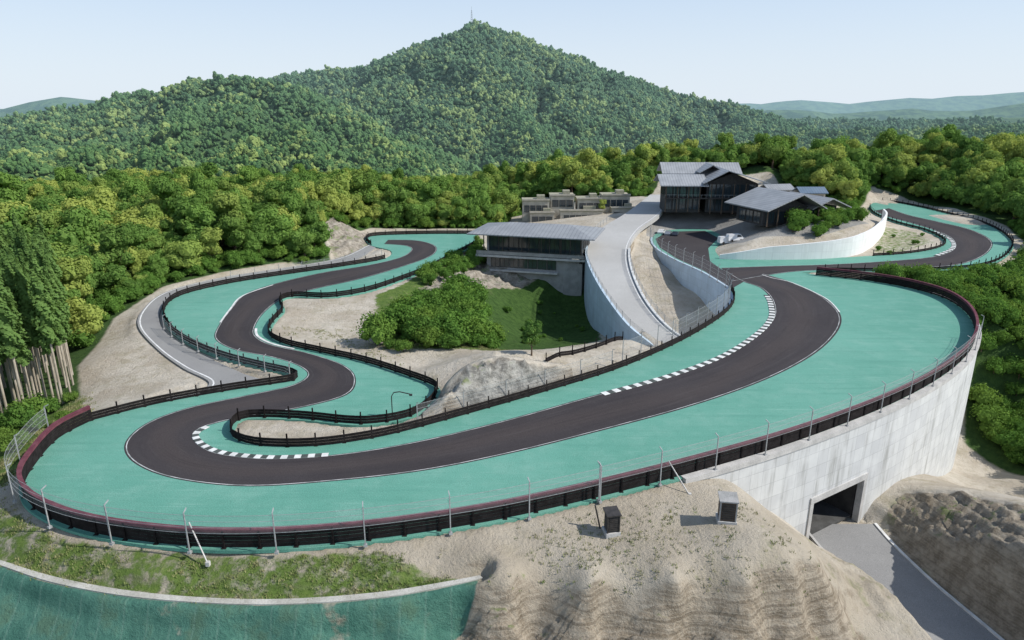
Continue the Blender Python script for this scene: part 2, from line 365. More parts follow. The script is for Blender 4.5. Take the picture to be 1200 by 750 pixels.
for p in [(22.5,61.5,-1.2),(28,64,-6.5),(32,66.5,-10),(34,67.2,-13.0),(70,86,-19),(80,100,-23),(84,110,-20),(60,84,-14),
 (-120,160,0),(-150,220,-3),(-110,225,3),(-80,225,8),(-63,205,6),(-95,180,4),(-80,150,1),(-200,260,-8),(-120,290,-6),(-60,280,-8),(-200,160,-6),(-120,100,-5),(-90,70,-6),
 (-30,270,-6),(0,260,-4),(20,285,-3),(60,300,4),(40,340,6),(100,330,9),(150,300,9),(200,280,8),(260,300,9),(150,230,1),(180,190,-3),(200,140,-10),(130,150,-6),(120,110,-16),(110,260,5),(130,265,4),
 (62,235,6.5),(90,240,6),(120,80,-12),(100,60,-6),(70,45,-9),(95,30,-12),(35,35,-13),(20,38,-11),(0,39,-10),(-20,39,-9),(-40,40,-9),(-70,45,-7),(0,10,-18),(-60,10,-18),(60,10,-18),(-120,30,-10)]: W(*p)
ctrl = np.array(ctrl)
upper = [c for c in ctrl if c[1] > 205]
up_extra = [G(850,290,1.2),G(872,287,3),G(930,280,4.9),G(1000,275,4.9),G(1030,264,4.2),G(830,248,6),G(785,246,5),G(900,256,6.2),G(950,262,6.0),G(1000,257,5.6),G(850,266,4),G(800,262,3),G(830,268,.2),G(780,268,.3),G(762,278,.8),G(765,255,4.6),G(850,278,.5),G(838,291,.2)]
class RBF:
    def __init__(s, P, lam=.12):
        s.P = P[:, :2]; d = np.linalg.norm(s.P[:, None]-s.P[None], axis=2)
        n = len(P); Amat = np.zeros((n+1, n+1)); Amat[:n, :n] = np.sqrt(d*d+.25)-lam*np.eye(n); Amat[:n, n] = 1; Amat[n, :n] = 1
        s.w = np.linalg.lstsq(Amat, np.r_[P[:, 2], 0], rcond=None)[0]
    def __call__(s, x, y):
        out = np.zeros(len(x))
        for i in range(0, len(x), 20000):
            d = (x[i:i+20000, None]-s.P[None, :, 0])**2+(y[i:i+20000, None]-s.P[None, :, 1])**2
            out[i:i+20000] = np.sqrt(d+.25)@s.w[:-1]+s.w[-1]
        return out
rbfA = RBF(ctrl); rbfB = RBF(np.array(upper+up_extra))
def sdf(x, y, P):
    x1, y1 = P[:, 0], P[:, 1]; x2, y2 = np.roll(x1, -1), np.roll(y1, -1)
    out = np.zeros(len(x))
    for i in range(0, len(x), 8000):
        X = x[i:i+8000, None]; Y = y[i:i+8000, None]
        dx, dy = x2-x1, y2-y1; L = dx*dx+dy*dy+1e-9
        t = np.clip(((X-x1)*dx+(Y-y1)*dy)/L, 0, 1)
        d = np.sqrt(np.min((X-x1-t*dx)**2+(Y-y1-t*dy)**2, axis=1))
        cond = ((y1 > Y) != (y2 > Y)) & (X < dx*(Y-y1)/(np.where(dy == 0, 1e-9, dy))+x1)
        ins = (cond.sum(1) % 2) == 1
        out[i:i+8000] = np.where(ins, d, -d)
    return out
def near_line(x, y, P):
    bd = np.full(len(x), 1e9); bz = np.zeros(len(x)); bw = np.zeros(len(x))
    for a, b in zip(P[:-1], P[1:]):
        dx, dy = b[0]-a[0], b[1]-a[1]; L = dx*dx+dy*dy+1e-9
        t = np.clip(((x-a[0])*dx+(y-a[1])*dy)/L, 0, 1)
        d = np.hypot(x-a[0]-t*dx, y-a[1]-t*dy); m = d < bd
        bd = np.where(m, d, bd); bz = np.where(m, a[2]+t*(b[2]-a[2]), bz); bw = np.where(m, a[3]+t*(b[3]-a[3]), bw)
    return bd, bz, bw
def cl(Lr, Rr): return np.c_[(Lr+Rr)/2, np.linalg.norm((Lr-Rr)[:, :2], axis=1)/2]
CL_main = cl(MR_L, MR_R)[::3]; CL_tun = cl(TR_L, TR_R)[::2]; CL_g = cl(GR_L, GR_R)[::3]; CL_p = cl(PA_L, PA_R)[::3]
UPWALL = cr([(843,303),(870,304),(930,304),(980,302),(1008,297),(1027,284),(1036,270),(1033,262)], 6)
wUP = GP(UPWALL)
UPPOLY = np.concatenate([wUP[:, :2], np.array([G(1015,244,0)[:2], [118, 262], [60, 262], G(758,225,5)[:2], G(755,250,4)[:2], G(758,268,3)[:2], G(775,269,0)[:2], G(829,268,0)[:2], G(849,279,0)[:2], G(838,292,0)[:2]])])
PC = np.array([38.9, 72.5])
_i = np.argmin(np.linalg.norm(wE[:, :2]-PC, axis=1)); PC = wE[_i, :2]; _t = wE[_i+1, :2]-wE[_i-1, :2]; TT = _t/np.linalg.norm(_t); NN = np.array([TT[1], -TT[0]])
gp = lambda L: np.array([G(*p)[:2] for p in L])
R3P = gp([(506,482,0),(508,466,.8),(520,450,2.8),(536,436,4.2),(558,422,4.9),(595,417,4.8),(630,420,4.0),(660,430,2.0),(640,456,0),(600,469,0),(550,482,0)])
R4P = gp([(392,300,1),(380,262,5.5),(388,254,5.5),(402,256,5),(434,276,0),(432,292,0),(408,299,0)])

ridges = [
 (.55, 16, [D(*p) for p in [(240,132,1000),(280,116,1000),(320,100,990),(345,91,960),(375,86,940),(400,82,930),(432,78,910),(448,72,905),(480,64,900),(505,51,900),(530,40,900),(550,33,900),(574,35,900),(600,43,900),(640,58,905),(668,69,910),(690,77,915),(715,86,918),(740,94,920),(770,103,920),(800,111,920),(830,118,920),(860,125,915),(900,137,900),(940,148,880),(980,160,860),(1060,178,820)]]),
 (.7, 5, [D(*p) for p in [(560,34,900),(578,80,800),(600,128,700),(640,190,560)]]),
 (.7, 5, [D(*p) for p in [(480,69,900),(478,112,780),(500,175,640)]]),
 (.7, 5, [D(*p) for p in [(520,52,900),(530,98,790),(548,160,660)]]),
 (.7, 5, [D(*p) for p in [(700,86,915),(735,128,800),(765,172,650)]]),
 (.7, 5, [D(*p) for p in [(620,54,900),(655,112,780),(695,180,620)]]),
 (.7, 5, [D(*p) for p in [(400,86,930),(428,120,800),(455,170,680)]]),
 (.7, 5, [D(*p) for p in [(760,108,920),(800,142,800),(840,178,680)]]),
 (.7, 5, [D(*p) for p in [(850,128,915),(880,152,800),(910,180,700)]]),
 (.5, 18, [D(*p) for p in [(-100,150,720),(0,140,710),(60,133,705),(100,127,700),(150,117,690),(190,109,680),(215,105,670),(240,101,660),(270,98,650),(300,99,640),(330,106,630),(350,116,620),(400,138,580),(440,172,520),(475,205,450)]]),
 (.7, 5, [D(*p) for p in [(240,104,660),(225,140,540),(190,185,430)]]),
 (.7, 5, [D(*p) for p in [(320,106,635),(345,150,510),(370,195,420)]]),
 (.7, 5, [D(*p) for p in [(280,101,645),(290,150,500),(280,190,410)]]),
 (.7, 5, [D(*p) for p in [(150,121,690),(130,160,540),(110,190,430)]]),
 (.7, 5, [D(*p) for p in [(60,136,700),(50,168,520),(30,195,430)]]),
 (.4, 30, [D(*p) for p in [(-150,127,1800),(0,126,1800),(60,117,1800),(90,114,1800),(140,123,1800),(220,128,1800),(300,130,1800)]]),
 (.35, 40, [D(*p) for p in [(780,130,2700),(870,122,2700),(930,117,2700),(1000,120,2700),(1060,115,2700),(1130,113,2700),(1200,108,2700),(1320,107,2700)]]),
 (.35, 30, [D(*p) for p in [(820,142,1600),(870,134,1600),(900,129,1600),(980,133,1600),(1060,126,1600),(1130,130,1600),(1200,122,1600),(1300,121,1600)]]),
 (.35, 26, [D(*p) for p in [(880,156,800),(960,156,780),(1060,157,760),(1150,152,760),(1260,150,760)]]),
 (.3, 26, [D(*p) for p in [(840,148,1100),(940,143,1100),(1040,145,1080),(1140,139,1060),(1260,136,1060)]]),
]
def far_h(x, y):
    wx = x+fbm(x/80, y/80, 3)*14; wy = y+fbm(x/80, y/80, 9)*26
    z = -22+fbm(x/120, y/120, 5)*16
    top = np.full(len(x), -1e9)
    for s, r, P in ridges:
        P = np.array(P); b = np.full(len(x), -1e9)
        for a, c in zip(P[:-1], P[1:]):
            dx, dy = c[0]-a[0], c[1]-a[1]; L = dx*dx+dy*dy+1e-9
            t = np.clip(((wx-a[0])*dx+(wy-a[1])*dy)/L, 0, 1)
            d = np.hypot(wx-a[0]-t*dx, wy-a[1]-t*dy)
            b = np.maximum(b, a[2]+t*(c[2]-a[2])-s*(np.sqrt(d*d+r*r)-r))
            top = np.maximum(top, np.exp(-(d/28)**2)*(s < .6))
        z = np.maximum(z, b)
    gull = (.12-np.minimum(.12, np.abs(fbm(x/75, y/110, 77, 3))))*190*sstep(1500, 900, y)*sstep(-10, 40, z)
    z += fbm(x/45, y/45, 21)*5*sstep(1400, 1000, y)-gull*(1-.85*np.clip(top, 0, 1))
    z += fbm(x/160, y/160, 25)*18*sstep(1200, 1500, y)+fbm(x/50, y/50, 29)*7*sstep(1200, 1500, y)
    return z
def grow(a, d, f, end):
    out = [a]
    while abs(out[-1]) < end: out.append(out[-1]+d); d *= f
    return out[1:]
xs = np.array(sorted(grow(-250, -1.8, 1.09, 4500)+list(np.arange(-250, -76, 1.7))+list(np.arange(-76, -52, .7))+list(np.arange(-52, 66, .36))+list(np.arange(66, 92, .7))+list(np.arange(92, 300, 1.7))+grow(300, 1.8, 1.07, 4500)))
xs = np.unique(np.round(xs, 3))
ys = np.array(list(np.arange(-30, 38, 2.2))+list(np.arange(38, 43, .4))+list(np.arange(43, 47.2, .09))+list(np.arange(47.2, 76, .34))+list(np.arange(76, 90, .4))+list(np.arange(90, 118, .7))+list(np.arange(118, 255, 1.2))+list(np.arange(255, 420, 2.6)))
ys = np.unique(np.round(ys, 3))
g = [ys[-1]]; d = 3.0
while g[-1] < 5200: g.append(g[-1]+d); d = min(d*1.022, 50) if g[-1] < 3000 else d*1.08
ys = np.r_[ys, g[1:]]
NX, NY = len(xs), len(ys)
XX, YY = np.meshgrid(xs, ys); X = XX.ravel(); Y = YY.ravel()
def height(X, Y):
    Z = far_h(X, Y)
    near = (X > -340) & (X < 380) & (Y < 440)
    xi = X[near]; yi = Y[near]
    zn = rbfA(xi, yi)
    zn += fbm(xi/9, yi/9, 31)*np.where(yi < 70, .3, .45)
    zn += (fbm(xi/34, yi/34, 37)*17)*np.maximum(sstep(250, 290, yi), sstep(-85, -120, xi)*sstep(125, 150, yi))
    m = (yi > 150) & (yi < 275) & (xi > 20) & (xi < 140)
    sd = sdf(xi[m], yi[m], UPPOLY); w = sstep(.6, 1.8, sd)
    zn[m] = zn[m]*(1-w)+rbfB(xi[m], yi[m])*w
    for P, walled in ((CL_main, True), (CL_tun, False), (CL_g, False), (CL_p, False)):
        mm = (xi > P[:, 0].min()-20) & (xi < P[:, 0].max()+20) & (yi > P[:, 1].min()-20) & (yi < P[:, 1].max()+20)
        dd, zz, hw = near_line(xi[mm], yi[mm], P)
        big = P is CL_tun
        w = 1-(sstep(hw-.9, hw+.1, dd) if walled else sstep(hw+.3, hw+(2.4 if big else 1.2), dd))
        dn = .12 if P is CL_p else .3
        zn[mm] = zn[mm]*(1-w)+(zz-dn+(0 if walled else (dn-.08)*sstep(hw-.4, hw+.8, dd)))*w
    m = (yi > 35) & (yi < 275) & (xi > -80) & (xi < 145)
    sd = sdf(xi[m], yi[m], PLAT); z0 = zn[m]
    st = np.full(len(sd), .35)
    rk = sdf(xi[m], yi[m], R3P) > -1.5; st[rk] = 2.6
    rk = sdf(xi[m], yi[m], R4P) > -2.5; st[rk] = 1.5
    zin = np.where(sd > 1.6, -.35, np.minimum(z0, -.35))
    zout = np.minimum(z0, -.12+st*np.maximum(-sd-.3, 0))
    zn[m] = np.where(sd > 0, zin, zout)
    rx = (xi-PC[0])*TT[0]+(yi-PC[1])*TT[1]; ry = (xi-PC[0])*NN[0]+(yi-PC[1])*NN[1]
    k = (np.abs(rx) < 6.6) & (ry < 1.2) & (ry > -27)
    zn[k] = np.minimum(zn[k], -14.6)
    w = sstep(330, 425, yi)
    w = np.maximum(w, np.maximum(sstep(-250, -335, xi), sstep(290, 375, xi)))
    Z[near] = zn*(1-w)+Z[near]*w
    return Z
Z = height(X, Y)
m = (Y < 135) & (X > -100) & (X < 130)
sdp = np.full(len(X), -50.0); sdp[m] = sdf(X[m], Y[m], PLAT)
def mask(P, soft=1.5):
    P = np.asarray(P)[:, :2]; out = np.zeros(len(X))
    b = (X > P[:, 0].min()-6) & (X < P[:, 0].max()+6) & (Y > P[:, 1].min()-6) & (Y < P[:, 1].max()+6)
    out[b] = sstep(-soft, soft, sdf(X[b], Y[b], P)); return out
R1 = mask(np.vstack([gp([(500,746,-4.9),(520,720,-3),(560,696,-1.6),(620,693,-1.6),(700,695,-1.6),(800,692,-1.6),(880,687,-1.65),(935,678,-2.0),(975,694,-4.6),(1010,742,-9.5)]), [[31, 44], [30, 25], [-10, 25]]]), .3)
R2 = mask(gp([(1078,655,-12.8),(1046,625,-13.2),(1040,600,-13),(1060,577,-11.5),(1120,569,-8),(1205,585,-5),(1320,640,-5),(1330,760,-9),(1182,752,-14),(1126,705,-14)]), .8)
R3 = mask(R3P, .7)
R4 = mask(R4P, 1.5)
R5 = mask(gp([(480,350,-1),(525,318,-.5),(560,300,-1),(610,310,-2),(660,320,-4.5),(640,340,-7.5),(590,340,-5),(540,342,-1)]), 2)*.9
RL = mask(gp([(930,610,-9),(985,640,-13),(1000,690,-12),(1050,750,-14.5),(1010,760,-11),(975,690,-6),(945,640,-4)]), 1)
rockm = np.maximum.reduce([R1, R2, R3, R4, R5, RL*.45])
rtone = np.maximum.reduce([R3, R4*.4, R5*.5])
cut = (sdp < -.7) & (Y < 240)
near_rd = np.zeros(len(X)); mm = (Y < 100) & (X > 10) & (X < 80)
dd, zz_, hw = near_line(X[mm], Y[mm], CL_tun); near_rd[mm] = 1-sstep(hw+.5, hw+2.0, dd)
mm = (Y < 75) & (X < 5) & (X > -80); dd, zz_, hw = near_line(X[mm], Y[mm], CL_p); near_rd[mm] = np.maximum(near_rd[mm], 1-sstep(hw+.2, hw+1.2, dd))
amp = rockm*.95*(1-near_rd)*sstep(.5, 2.0, -sdp)
a1 = amp*np.where(R1 > .02, .18, 1.0)*np.where(R2 > .02, .35, 1.0)
wpx = X+fbm(X/6, Y/6, 3)*5; wpy = Y+fbm(X/6, Y/6, 13)*5
ridg = 1-2*np.abs(fbm(wpx/3.6, wpy/4.5, 41, 4))
# irregular stepped ledges: height snapped to bedding planes, dipping on the road bank
dip = np.where(R2 > .02, .5*X+.18*Y, .04*X)+fbm(X/5, Y/5, 61)*1.6
bed = np.where(R2 > .02, 1.15, .62)
fr = (Z+dip)/bed; fl = np.floor(fr); f_ = fr-fl
step_z = (fl+sstep(.55, .95, f_))*bed-dip
blk = _h(np.floor(X/.9+fbm(X/3, Y/3, 8)*3).astype(np.int64), fl.astype(np.int64), 5)-.5
terr = (R1+R2 > .05)
Z = np.where(cut & terr, Z*(1-amp*.8)+step_z*amp*.8+amp*blk*.34+amp*fbm(X/.8, Y/.6, 53, 3)*.7, Z)
Z = np.where(cut, Z+a1*((ridg-.85)*2.4+fbm(X/1.0, Y/1.0, 51, 3)*1.2), Z)
jag = np.abs(fbm(X/2.0+Y/6, Y/1.8, 71, 4))*6.5
Z = np.where(cut, Z+R3*sstep(.6, 2.0, -sdp)*(jag-.9), Z)
ZG = Z.reshape(NY, NX)
def hz(x, y):
    x = np.atleast_1d(np.asarray(x, float)); y = np.atleast_1d(np.asarray(y, float))
    i = np.clip(np.searchsorted(xs, x)-1, 0, NX-2); j = np.clip(np.searchsorted(ys, y)-1, 0, NY-2)
    fx = (x-xs[i])/(xs[i+1]-xs[i]); fy = (y-ys[j])/(ys[j+1]-ys[j])
    return (ZG[j, i]*(1-fx)+ZG[j, i+1]*fx)*(1-fy)+(ZG[j+1, i]*(1-fx)+ZG[j+1, i+1]*fx)*fy
CLpx = [(-150,640,-2),(-60,540,-3),(0,508,-3),(55,492,-3),(95,472,-3),(92,430,-2),(118,392,-1),(132,366,0),(190,336,0),(260,322,0),(330,312,0),(388,302,1),(380,270,5.5),(388,258,5.5),(402,257,5),(436,268,0),(470,266,0),(560,266,0),(595,262,0),(600,247,0),(612,236,0),(735,230,3),(760,222,5),(772,212,6),(900,212,6),(985,230,6),(1005,238,4),(1018,233,0),(1060,235,0),(1120,246,0),(1180,264,0),(1205,285,0),(1195,302,0),(1150,316,0),(1090,320,0),(1020,321,0),(1010,323,0),(1070,334,0),(1120,347,0),(1150,364,0),(1158,388,0)]
CLW = np.array([G(*p)[:2] for p in CLpx]+[[84, 98], [74, 84], [66, 78], [110, 66], [110, 5], [-110, 5]])
dirt = mask(CLW, 2)
grass = mask(gp([(440,350,-1),(470,345,-2),(520,310,-1),(560,300,-2),(690,300,-4),(705,398,-8),(640,412,-6),(600,424,-2),(560,418,-2),(450,412,-1)]), 2)
strip = mask(gp([(-80,560,-.7),(0,590,-.7),(60,628,-.5),(180,646,-.4),(330,650,-.4),(440,648,-.5),(500,668,-1.3),(560,680,-1.6),(450,698,-1.8),(350,704,-1.8),(250,704,-1.8),(100,690,-1.8),(-80,648,-1.8)]), .6)*.6
lgr = mask(gp([(-80,520,-4),(0,505,-4),(95,475,-3),(100,492,0),(40,530,-1),(10,570,-1),(-80,600,-2)]), 2)
mound = mask(gp([(500,665,-1),(700,605,-.5),(860,575,-.5),(940,640,-2),(960,670,-2.4),(900,690,-1.8),(540,690,-1.6)]), 2)*.25
isl = mask(gp([(1030,266,0),(1075,272,0),(1098,284,0),(1060,296,0),(1020,298,0)]), 1.5)*.5
inf = mask(gp([(340,352,-1),(430,350,-1),(440,410,-1),(510,450,-.5),(400,414,-.5),(330,395,-.5)]), 2)*.22
grassM = np.maximum.reduce([grass*(1-R5*.8), strip, lgr, mound, isl, inf])*(1-R3*.9)*(1-R4)*(1-R1*.8)
net = mask(np.vstack([PA_R[:-2, :2], gp([(556,700,-2.2),(528,746,-5.0)]), np.array([[-7, 30], [-90, 30]])]), .4)
pave = mask(np.vstack([gp([(758,262,4),(760,240,5),(775,226,5.5),(900,240,6),(1000,250,6),(1020,262,5),(960,266,6),(870,276,4),(800,262,3)])]), 1)
colr = np.zeros((len(X), 4), np.float32); colr[:, 0] = dirt; colr[:, 1] = grassM; colr[:, 2] = net; colr[:, 3] = pave
idx = np.arange(NX*NY).reshape(NY, NX)
Q = np.stack([idx[:-1, :-1], idx[:-1, 1:], idx[1:, 1:], idx[1:, :-1]], -1).reshape(-1, 4)

def ground_material():
    m, nt, b, out = new_mat('ground_cover'); q = NB(nt)
    geo = q.n('ShaderNodeNewGeometry'); pos = geo.outputs['Position']
    at = q.n('ShaderNodeAttribute'); at.attribute_name = 'cover'
    ar = q.n('ShaderNodeAttribute'); ar.attribute_name = 'rockm'
    rt = q.n('ShaderNodeAttribute'); rt.attribute_name = 'rtone'
    sc = q.n('ShaderNodeSeparateColor'); q.L(at.outputs['Color'], sc.inputs[0])
    sep = q.n('ShaderNodeSeparateXYZ'); q.L(pos, sep.inputs[0])
    n1 = q.noise(pos, .9, 6, .65); n2 = q.noise(pos, .12, 5); n3 = q.noise(pos, 5, 5, .65); n4 = q.noise(pos, .35, 6, .65)
    def edge(mk, amp=.7, nn=None):
        return q.ramp(q.math('ADD', mk, q.math('MULTIPLY', q.math('SUBTRACT', nn or n1, .5), amp)), .35, .65)
    forest = q.mix(q.ramp(n1, .3, .7), (.035, .07, .022), (.06, .11, .03))
    farf = q.mix(q.ramp(q.noise(pos, .03, 8, .75), .42, .58), (.018, .05, .018), (.08, .135, .045))
    forest = q.mix(q.ramp(sep.outputs['Y'], 900, 1200), forest, farf)
    dirtc = q.mix(q.ramp(n2, .35, .65), (.42, .37, .30), (.53, .485, .41))
    dirtc = q.mix(q.math('MULTIPLY', q.ramp(n1, .42, .7), .5), dirtc, (.35, .30, .225))
    dirtc = q.mix(q.math('MULTIPLY', q.ramp(n4, .48, .7), .5), dirtc, (.28, .25, .165))
    dirtc = q.mix(q.math('MULTIPLY', q.ramp(n3, .52, .75), .35), dirtc, (.20, .17, .12))
    dirtc = q.mix(q.math('MULTIPLY', q.ramp(sep.outputs['Y'], 66, 56), .45), dirtc, q.mix(q.ramp(n1, .35, .65), (.29, .25, .185), (.40, .35, .27)))
    grassc = q.mix(q.ramp(n1, .3, .7), (.065, .12, .026), (.13, .19, .045))
    grassc = q.mix(q.ramp(n3, .5, .8), grassc, (.19, .22, .075))
    grassc = q.mix(q.math('MULTIPLY', q.ramp(n4, .55, .75), .6), grassc, (.28, .26, .15))
    hollow_shade = q.math('MULTIPLY', q.ramp(sep.outputs['Z'], -1.0, -4.0), q.math('MULTIPLY', q.ramp(sep.outputs['Y'], 92, 104), q.ramp(sep.outputs['X'], 40, 30)))  # where the hollow's shade is painted into the grass
    grassc = q.mix(q.math('MULTIPLY', hollow_shade, .9), grassc, q.mix(q.ramp(n1, .3, .7), (.025, .055, .014), (.05, .10, .025)))
    tilt = q.math('MULTIPLY', q.math('ADD', q.math('MULTIPLY', sep.outputs['X'], .5), q.math('MULTIPLY', sep.outputs['Y'], .18)), q.ramp(sep.outputs['X'], 38, 46))
    zz = q.math('ADD', q.math('ADD', sep.outputs['Z'], tilt), q.math('MULTIPLY', n4, 1.2))
    st = q.math('SINE', q.math('MULTIPLY', zz, 7.0))
    st2 = q.math('SINE', q.math('MULTIPLY', zz, 19.0))
    rb = q.ramp(q.noise(pos, .7, 8, .72), .35, .65)
    rock = q.mix(rb, (.22, .18, .13), (.40, .345, .27))
    rock = q.mix(q.math('MULTIPLY', q.ramp(st, .0, 1), .45), rock, (.13, .105, .075))
    rock = q.mix(q.math('MULTIPLY', q.ramp(st2, .3, 1), .35), rock, (.45, .40, .32))
    rock = q.mix(q.math('MULTIPLY', q.ramp(sep.outputs['X'], 40, 47), .5), rock, q.mix(rb, (.19, .165, .13), (.38, .34, .275)))
    rock = q.mix(rt.outputs['Fac'], rock, q.mix(rb, (.15, .145, .13), (.44, .425, .385)))
    netc = q.mix(q.ramp(n4, .35, .65), (.055, .15, .115), (.10, .23, .175))
    netc = q.mix(q.math('MULTIPLY', q.ramp(n4, .5, .68), .45), netc, (.08, .11, .055))
    w1 = q.n('ShaderNodeTexWave'); w1.bands_direction = 'X'; w1.inputs['Scale'].default_value = .16; w1.inputs['Distortion'].default_value = .6; q.L(pos, w1.inputs[0])
    netc = q.mix(q.math('MULTIPLY', q.ramp(w1.outputs['Fac'], .97, 1), .35), netc, (.16, .27, .22))
    pavec = q.mix(q.ramp(n2, .3, .7), (.24, .235, .22), (.31, .305, .29))
    nz = q.n('ShaderNodeSeparateXYZ'); q.L(geo.outputs['Normal'], nz.inputs[0])
    steep = q.ramp(q.math('ADD', nz.outputs['Z'], q.math('MULTIPLY', q.math('SUBTRACT', n1, .5), .25)), .70, .50)
    dsteep = q.math('MULTIPLY', steep, q.ramp(sc.outputs['Red'], .3, .6))
    c = q.mix(edge(sc.outputs['Red'], .3), forest, dirtc)
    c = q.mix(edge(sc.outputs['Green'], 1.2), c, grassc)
    c = q.mix(q.math('MULTIPLY', dsteep, q.math('SUBTRACT', 1, sc.outputs['Green'])), c, rock)
    c = q.mix(edge(ar.outputs['Fac'], .7, n4), c, rock)
    mossy = q.math('MULTIPLY', q.ramp(n4, .56, .62), q.ramp(nz.outputs['Z'], .55, .85))
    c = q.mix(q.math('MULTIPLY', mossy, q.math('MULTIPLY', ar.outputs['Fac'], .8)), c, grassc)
    c = q.mix(q.math('MULTIPLY', edge(sc.outputs['Blue'], .9, n4), q.ramp(q.noise(pos, .25, 5), .72, .62)), c, netc)
    c = q.mix(q.ramp(at.outputs['Alpha'], .4, .6), c, pavec)
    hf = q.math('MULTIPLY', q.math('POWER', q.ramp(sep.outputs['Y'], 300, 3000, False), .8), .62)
    c = q.mix(hf, c, HAZE)  # distance haze mixed into the terrain colour
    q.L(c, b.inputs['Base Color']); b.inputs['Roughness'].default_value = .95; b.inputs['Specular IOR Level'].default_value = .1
    b.inputs['Emission Color'].default_value = (.40, .54, .66, 1); q.L(q.math('MULTIPLY', hf, .36), b.inputs['Emission Strength'])  # pale blue glow on far terrain imitates airlight
    hh = q.math('ADD', q.noise(pos, 1.4, 8, .72), q.math('MULTIPLY', n3, .4))
    q.L(q.bump(hh, .9, .4), b.inputs['Normal'])
    try: m.cycles.emission_sampling = 'NONE'
    except Exception: pass
    return m
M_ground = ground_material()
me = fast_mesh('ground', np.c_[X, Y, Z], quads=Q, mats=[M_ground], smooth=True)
ca = me.color_attributes.new('cover', 'FLOAT_COLOR', 'POINT'); ca.data.foreach_set('color', colr.ravel())
ra = me.attributes.new('rockm', 'FLOAT', 'POINT'); ra.data.foreach_set('value', rockm.astype(np.float32))
ra = me.attributes.new('rtone', 'FLOAT', 'POINT'); ra.data.foreach_set('value', rtone.astype(np.float32))
ground = add_mesh(me, 'ground'); tag(ground, kind='structure')
ground["label"] = "hilly ground with pale earth cuts and wooded mountains"

# ------------------------------------------------------------------ paved surfaces
def ngon_sheet(name, P, z, mat, thick=.0):
    bm = bmesh.new(); vs = [bm.verts.new((p[0], p[1], z)) for p in P]
    f = bm.faces.new(vs); f.normal_update()
    if f.normal.z < 0: f.normal_flip()
    if thick:
        r = bmesh.ops.extrude_face_region(bm, geom=[f])
        for v in [e for e in r['geom'] if isinstance(e, bmesh.types.BMVert)]: v.co.z -= thick
    bmesh.ops.triangulate(bm, faces=bm.faces[:], ngon_method='EAR_CLIP')
    bmesh.ops.recalc_face_normals(bm, faces=bm.faces[:])
    me = bpy.data.meshes.new(name); bm.to_mesh(me); bm.free(); me.materials.append(mat)
    return tag(add_mesh(me, name), kind='structure')
green = ngon_sheet('green_runoff_pavement', PLAT, 0.0, M_green, .3)
def ribbon_obj(name, L, R, mat, dz=0, skirt=.3):
    P = []; F = []; U = []
    n = len(L); mid = (L+R)/2
    s = np.r_[0, np.cumsum(np.linalg.norm(np.diff(mid[:, :2], axis=0), axis=1))]
    for i, (a, b) in enumerate(zip(L, R)):
        P += [(a[0], a[1], a[2]+dz-skirt), (a[0], a[1], a[2]+dz), (b[0], b[1], b[2]+dz), (b[0], b[1], b[2]+dz-skirt)]
        U += [(0, s[i]), (0, s[i]), (1, s[i]), (1, s[i])]
    for i in range(n-1):
        for k in range(3): F.append((i*4+k, i*4+k+1, i*4+k+5, i*4+k+4))
    me = make_mesh(name, P, F, mat); ul = me.uv_layers.new(name='UVMap')
    for l in me.loops: ul.data[l.index].uv = U[l.vertex_index]
    return tag(add_mesh(me, name), kind='structure')
AL, AR = ribbon_pairs(A, 0.0, 8); BL, BR = ribbon_pairs(B, 0.0, 8)
ribbon_obj('race_track', AL, AR, M_asph, .02, .015)
ribbon_obj('race_track_far_bend', BL, BR, M_asph, .03, .015)
pit = gp([(768,280,0),(782,271.5,0),(826,270.5,0),(842,279,0),(830,291,0),(832,306,0),(846,316,0),(880,322,0),(872,330,0),(858,338,0),(851,335,0),(826,318,0),(793,303,0),(773,290,0)])
ngon_sheet('pit_lane_asphalt', pit, .012, M_pit)
ribbon_obj('service_road', MR_L, MR_R, M_road, 0, 1.2)
ribbon_obj('tunnel_road', TR_L, TR_R, M_road2, 0, .4)
ribbon_obj('perimeter_road', GR_L, GR_R, M_road2, .04, .3)
ribbon_obj('concrete_drain_path', PA_L, PA_R, M_path, .0, .2)
def line(name, P, w, z, mat=M_white):
    P = resample(P, 1.0).copy(); P[:, 2] += z
    V, F = sweep(P, [(-w/2, 0), (w/2, 0)], closed=False)
    return tag(add_mesh(make_mesh(name, V, F, mat), name), kind='structure')
def inset(P, Q, t): return P+(Q-P)*t
line('track_edge_line', inset(AL, AR, .03), .11, .034, M_worn)
line('track_edge_line', inset(AR, AL, .03), .11, .034, M_worn)
line('track_edge_line', inset(BL, BR, .03), .14, .044, M_worn)
line('track_edge_line', inset(BR, BL, .03), .14, .044, M_worn)
line('road_edge_line', inset(GR_L, GR_R, .12), .22, .056)
line('road_edge_line', inset(MR_R, MR_L, .06), .2, .02)
V, F = sweep(resample(offset(TR_R, .15), .8), rect(.35, -.3, .14)); tag(add_mesh(make_mesh('road_kerb', V, F, M_white), 'road_kerb'), kind='structure')
V, F = sweep(resample(offset(TR_L, -.15), .8), rect(.3, -.3, .12)); tag(add_mesh(make_mesh('road_kerb', V, F, M_conc), 'road_kerb'), kind='structure')
def kerb(px, w=1.1, step=1.0):
    P = resample(GP(cr(px, 8)), step); n = normals2(P); V = []; F = []; MI = []
    for i, p in enumerate(P):
        for s, z in ((-1, .036), (-.9, .075), (.9, .075), (1, .036)):
            V.append((p[0]+n[i, 0]*s*w/2, p[1]+n[i, 1]*s*w/2, z))
    for i in range(len(P)-1):
        for k in range(3): F.append((i*4+k, i*4+k+1, i*4+k+5, i*4+k+4)); MI.append(i % 2)
    o = add_mesh(make_mesh('track_kerb', V, F, [M_white, M_kdark], MI), 'track_kerb'); tag(o, kind='structure')
